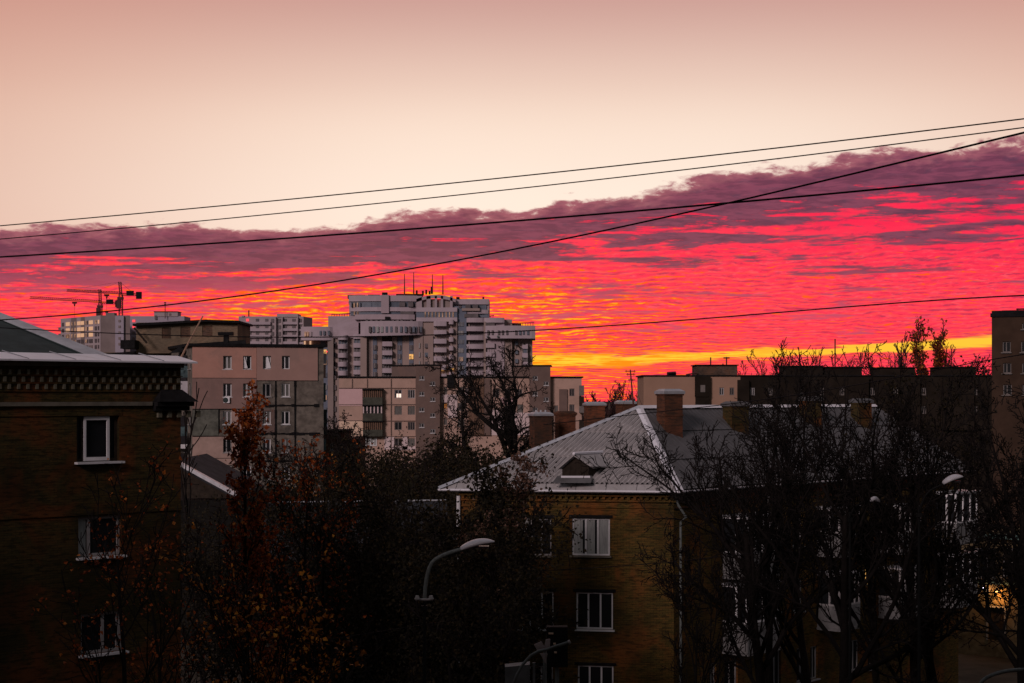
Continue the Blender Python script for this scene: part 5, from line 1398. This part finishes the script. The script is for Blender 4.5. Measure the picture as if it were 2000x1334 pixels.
tree('golden brown maple left of the nearest one, low in the dark',500,1015,40,maple,48,'leaf_gold',600,.10,.1,'autumn_maple',r=.15,trunkf=.82)
tree('dim brown maple low in the dark before the left brick house',395,1000,44,maple,49,'leaf_gold',400,.10,.1,'autumn_maple',r=.15,trunkf=.82)
# trees in front of the brick gable
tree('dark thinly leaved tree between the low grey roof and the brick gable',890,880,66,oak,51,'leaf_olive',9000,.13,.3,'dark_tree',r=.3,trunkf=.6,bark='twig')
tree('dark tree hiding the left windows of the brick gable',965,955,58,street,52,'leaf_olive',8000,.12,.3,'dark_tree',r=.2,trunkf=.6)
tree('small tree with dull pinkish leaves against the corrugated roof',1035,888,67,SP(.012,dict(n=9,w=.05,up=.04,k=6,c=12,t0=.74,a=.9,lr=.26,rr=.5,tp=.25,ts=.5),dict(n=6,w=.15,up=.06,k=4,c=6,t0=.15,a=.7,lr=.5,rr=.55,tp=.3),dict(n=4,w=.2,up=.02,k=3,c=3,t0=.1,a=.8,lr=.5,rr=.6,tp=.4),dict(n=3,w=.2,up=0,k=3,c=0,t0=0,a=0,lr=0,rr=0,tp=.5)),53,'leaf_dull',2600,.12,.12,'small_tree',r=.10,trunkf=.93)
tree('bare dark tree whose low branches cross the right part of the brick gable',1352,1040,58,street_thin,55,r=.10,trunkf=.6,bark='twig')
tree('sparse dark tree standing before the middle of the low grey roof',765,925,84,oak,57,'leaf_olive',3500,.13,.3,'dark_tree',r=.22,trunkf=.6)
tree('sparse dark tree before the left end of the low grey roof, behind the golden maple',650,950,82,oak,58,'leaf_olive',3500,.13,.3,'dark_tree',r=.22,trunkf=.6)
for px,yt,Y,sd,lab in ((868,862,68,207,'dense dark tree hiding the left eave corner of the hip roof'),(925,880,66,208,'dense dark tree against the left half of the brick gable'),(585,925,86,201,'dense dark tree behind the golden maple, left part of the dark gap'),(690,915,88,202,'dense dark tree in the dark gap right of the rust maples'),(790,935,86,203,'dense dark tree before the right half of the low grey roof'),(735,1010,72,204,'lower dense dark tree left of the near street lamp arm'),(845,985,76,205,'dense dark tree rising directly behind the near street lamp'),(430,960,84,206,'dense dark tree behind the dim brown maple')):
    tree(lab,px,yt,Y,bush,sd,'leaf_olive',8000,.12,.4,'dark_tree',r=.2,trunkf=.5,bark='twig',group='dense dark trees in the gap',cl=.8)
# dark garden trees filling the middle ground
GB='dark garden trees in the middle ground'
for i,(px,yt,Y,w) in enumerate([(640,905,118,1),(700,893,150,1),(745,872,165,1),(800,858,150,1),(850,842,140,1),(905,862,128,1),(960,872,122,1),(1010,880,125,1),(720,930,112,1),(800,905,115,1),(870,905,110,1),(930,915,106,1),(600,930,108,1),(560,960,112,1),(1040,890,118,1)]):
    tree(['dark bushy garden tree standing behind the low brick shed','dark bushy garden tree right of the brick shed','dark crown below the patched cream balcony wall','dark crown below the first brown stair tower','dark crown left of the large bare tree, touching the brown stair tower','dark crown at the foot of the crooked bare tree','dark crown left of the trunk of the large bare tree','dark crown at the foot of the large bare tree','dark crown right of the rust maples above the low grey roof','dark crown over the middle of the low grey roof','dark crown over the right half of the low grey roof','dark crown at the left tip of the hip roof eave','dark crown just behind the lower rust maple','dark crown over the left end of the low grey roof','dark crown under the chimney with three stubs'][i],
      px,yt,Y,bush,60+i,'leaf_olive' if i%3 else 'leaf_gold' if i==0 else 'leaf_olive',7000,.20,.5,'garden_tree',r=.2,trunkf=.5,group=GB,bark='twig')
# far trees against the sky
for i,(px,yt,Y) in enumerate([(1782,645,330),(1806,618,330),(1838,624,330),(1858,668,330)]):
    tree(['left shorter poplar against the yellow sky slit','tallest poplar against the red sky','second tallest poplar, right of the tallest','low broad poplar at the right of the group'][i],px,yt,Y,poplar,80+i,'leaf_rust' if i in(1,2) else None,1500 if i in(1,2) else 0,.5,.35,'poplar',r=.4,trunkf=.9,bark='bark_far',group='poplars behind the long panel building')
GF='bare trees on the skyline behind the long panel building'
for i,(px,yt,Y) in enumerate([(1462,703,345),(1490,682,340),(1520,680,350),(1572,676,345),(1648,680,350),(1690,676,340),(1740,680,345),(1912,690,345),(1930,700,350),(1765,672,345),(1880,690,350)]):
    tree('bare tree'+[' just right of the pale lift house',' with tips in the yellow slit, left of the first lift house',' directly left of the first dark lift house',' above the first dark lift house',' above the second dark lift house',' between the second and third dark lift houses',' above the third dark lift house',' right of the last dark lift house',' touching the left edge of the tall brick block',' at the left foot of the poplars',' above the last dark lift house'][i],px,yt,Y,farbare,100+i,r=.3,trunkf=.62,bark='bark_far',name='bare_tree',group=GF)
for i,(px,yt,Y) in enumerate([(1165,762,330),(1188,750,320),(1206,742,330),(1222,748,340),(1247,752,320),(1178,775,300)]):
    tree('reddish bare far tree in the skyline gap, '+['leftmost behind the square chimney','second from the left','tallest of the gap','just left of the antenna mast','right of the antenna mast','lowest one beside the balconied end wall'][i],px,yt,Y,farbare,130+i,r=.25,trunkf=.6,bark='bark_far',group='bare trees in the gap')
# ================================================================ unseen block the view is taken from, added and sized to shade the street
ow=thing('shade_block','unseen tall apartment block added behind the viewpoint to shade the near street','building',(0,-6,0))
oA,oB=V((75,-7)),V((-75,-7))
oo=[]
for k in range(12):
    for j in range(24): oo.append((3+j*6.1,1.2+k*3,4.6+j*6.1,2.7+k*3))
shell(MB(),rect(oA,oB,13),0,39,{0:oo},.2).build('wall','brick_brown',ow)
m=MB()
for r_ in oo: fb(m,oA,oB,r_[0],r_[2],-.19,-.12,r_[1],r_[3])
w_=m.build('window_glazing','glass',ow); w_['kind']='stuff'
m=MB(); fb(m,oA,oB,-.4,150.4,-13.4,.4,39.01,39.4); m.build('roof','tar',ow)
# ================================================================ light
sky_glow=bpy.data.lights.new('sky_glow','SUN'); sky_glow.energy=SKY_GLOW_E; sky_glow.angle=math.radians(14); sky_glow.color=(1.0,.80,.80)  # soft lamp added for pink sky glow behind the viewpoint; no sun there
so=bpy.data.objects.new('sky_glow',sky_glow); C.objects.link(so)
so.rotation_euler=V((-.40,-.80,.36)).to_track_quat('Z','Y').to_euler()
# ================================================================ camera
cd=bpy.data.cameras.new('camera'); cam=bpy.data.objects.new('camera',cd); C.objects.link(cam)
cd.sensor_width=36; cd.lens=36*F/2000; cd.shift_y=(HY-667)/2000; cd.clip_end=9000; cd.clip_start=.5
cam.location=(0,0,CZ); cam.rotation_euler=(math.radians(90),0,0); S.camera=cam
S.view_settings.view_transform='Standard'; S.view_settings.look='None'; S.view_settings.exposure=0; S.view_settings.gamma=1
S.cycles.max_bounces=4; S.cycles.diffuse_bounces=2; S.cycles.glossy_bounces=2; S.cycles.transmission_bounces=2; S.cycles.use_denoising=True
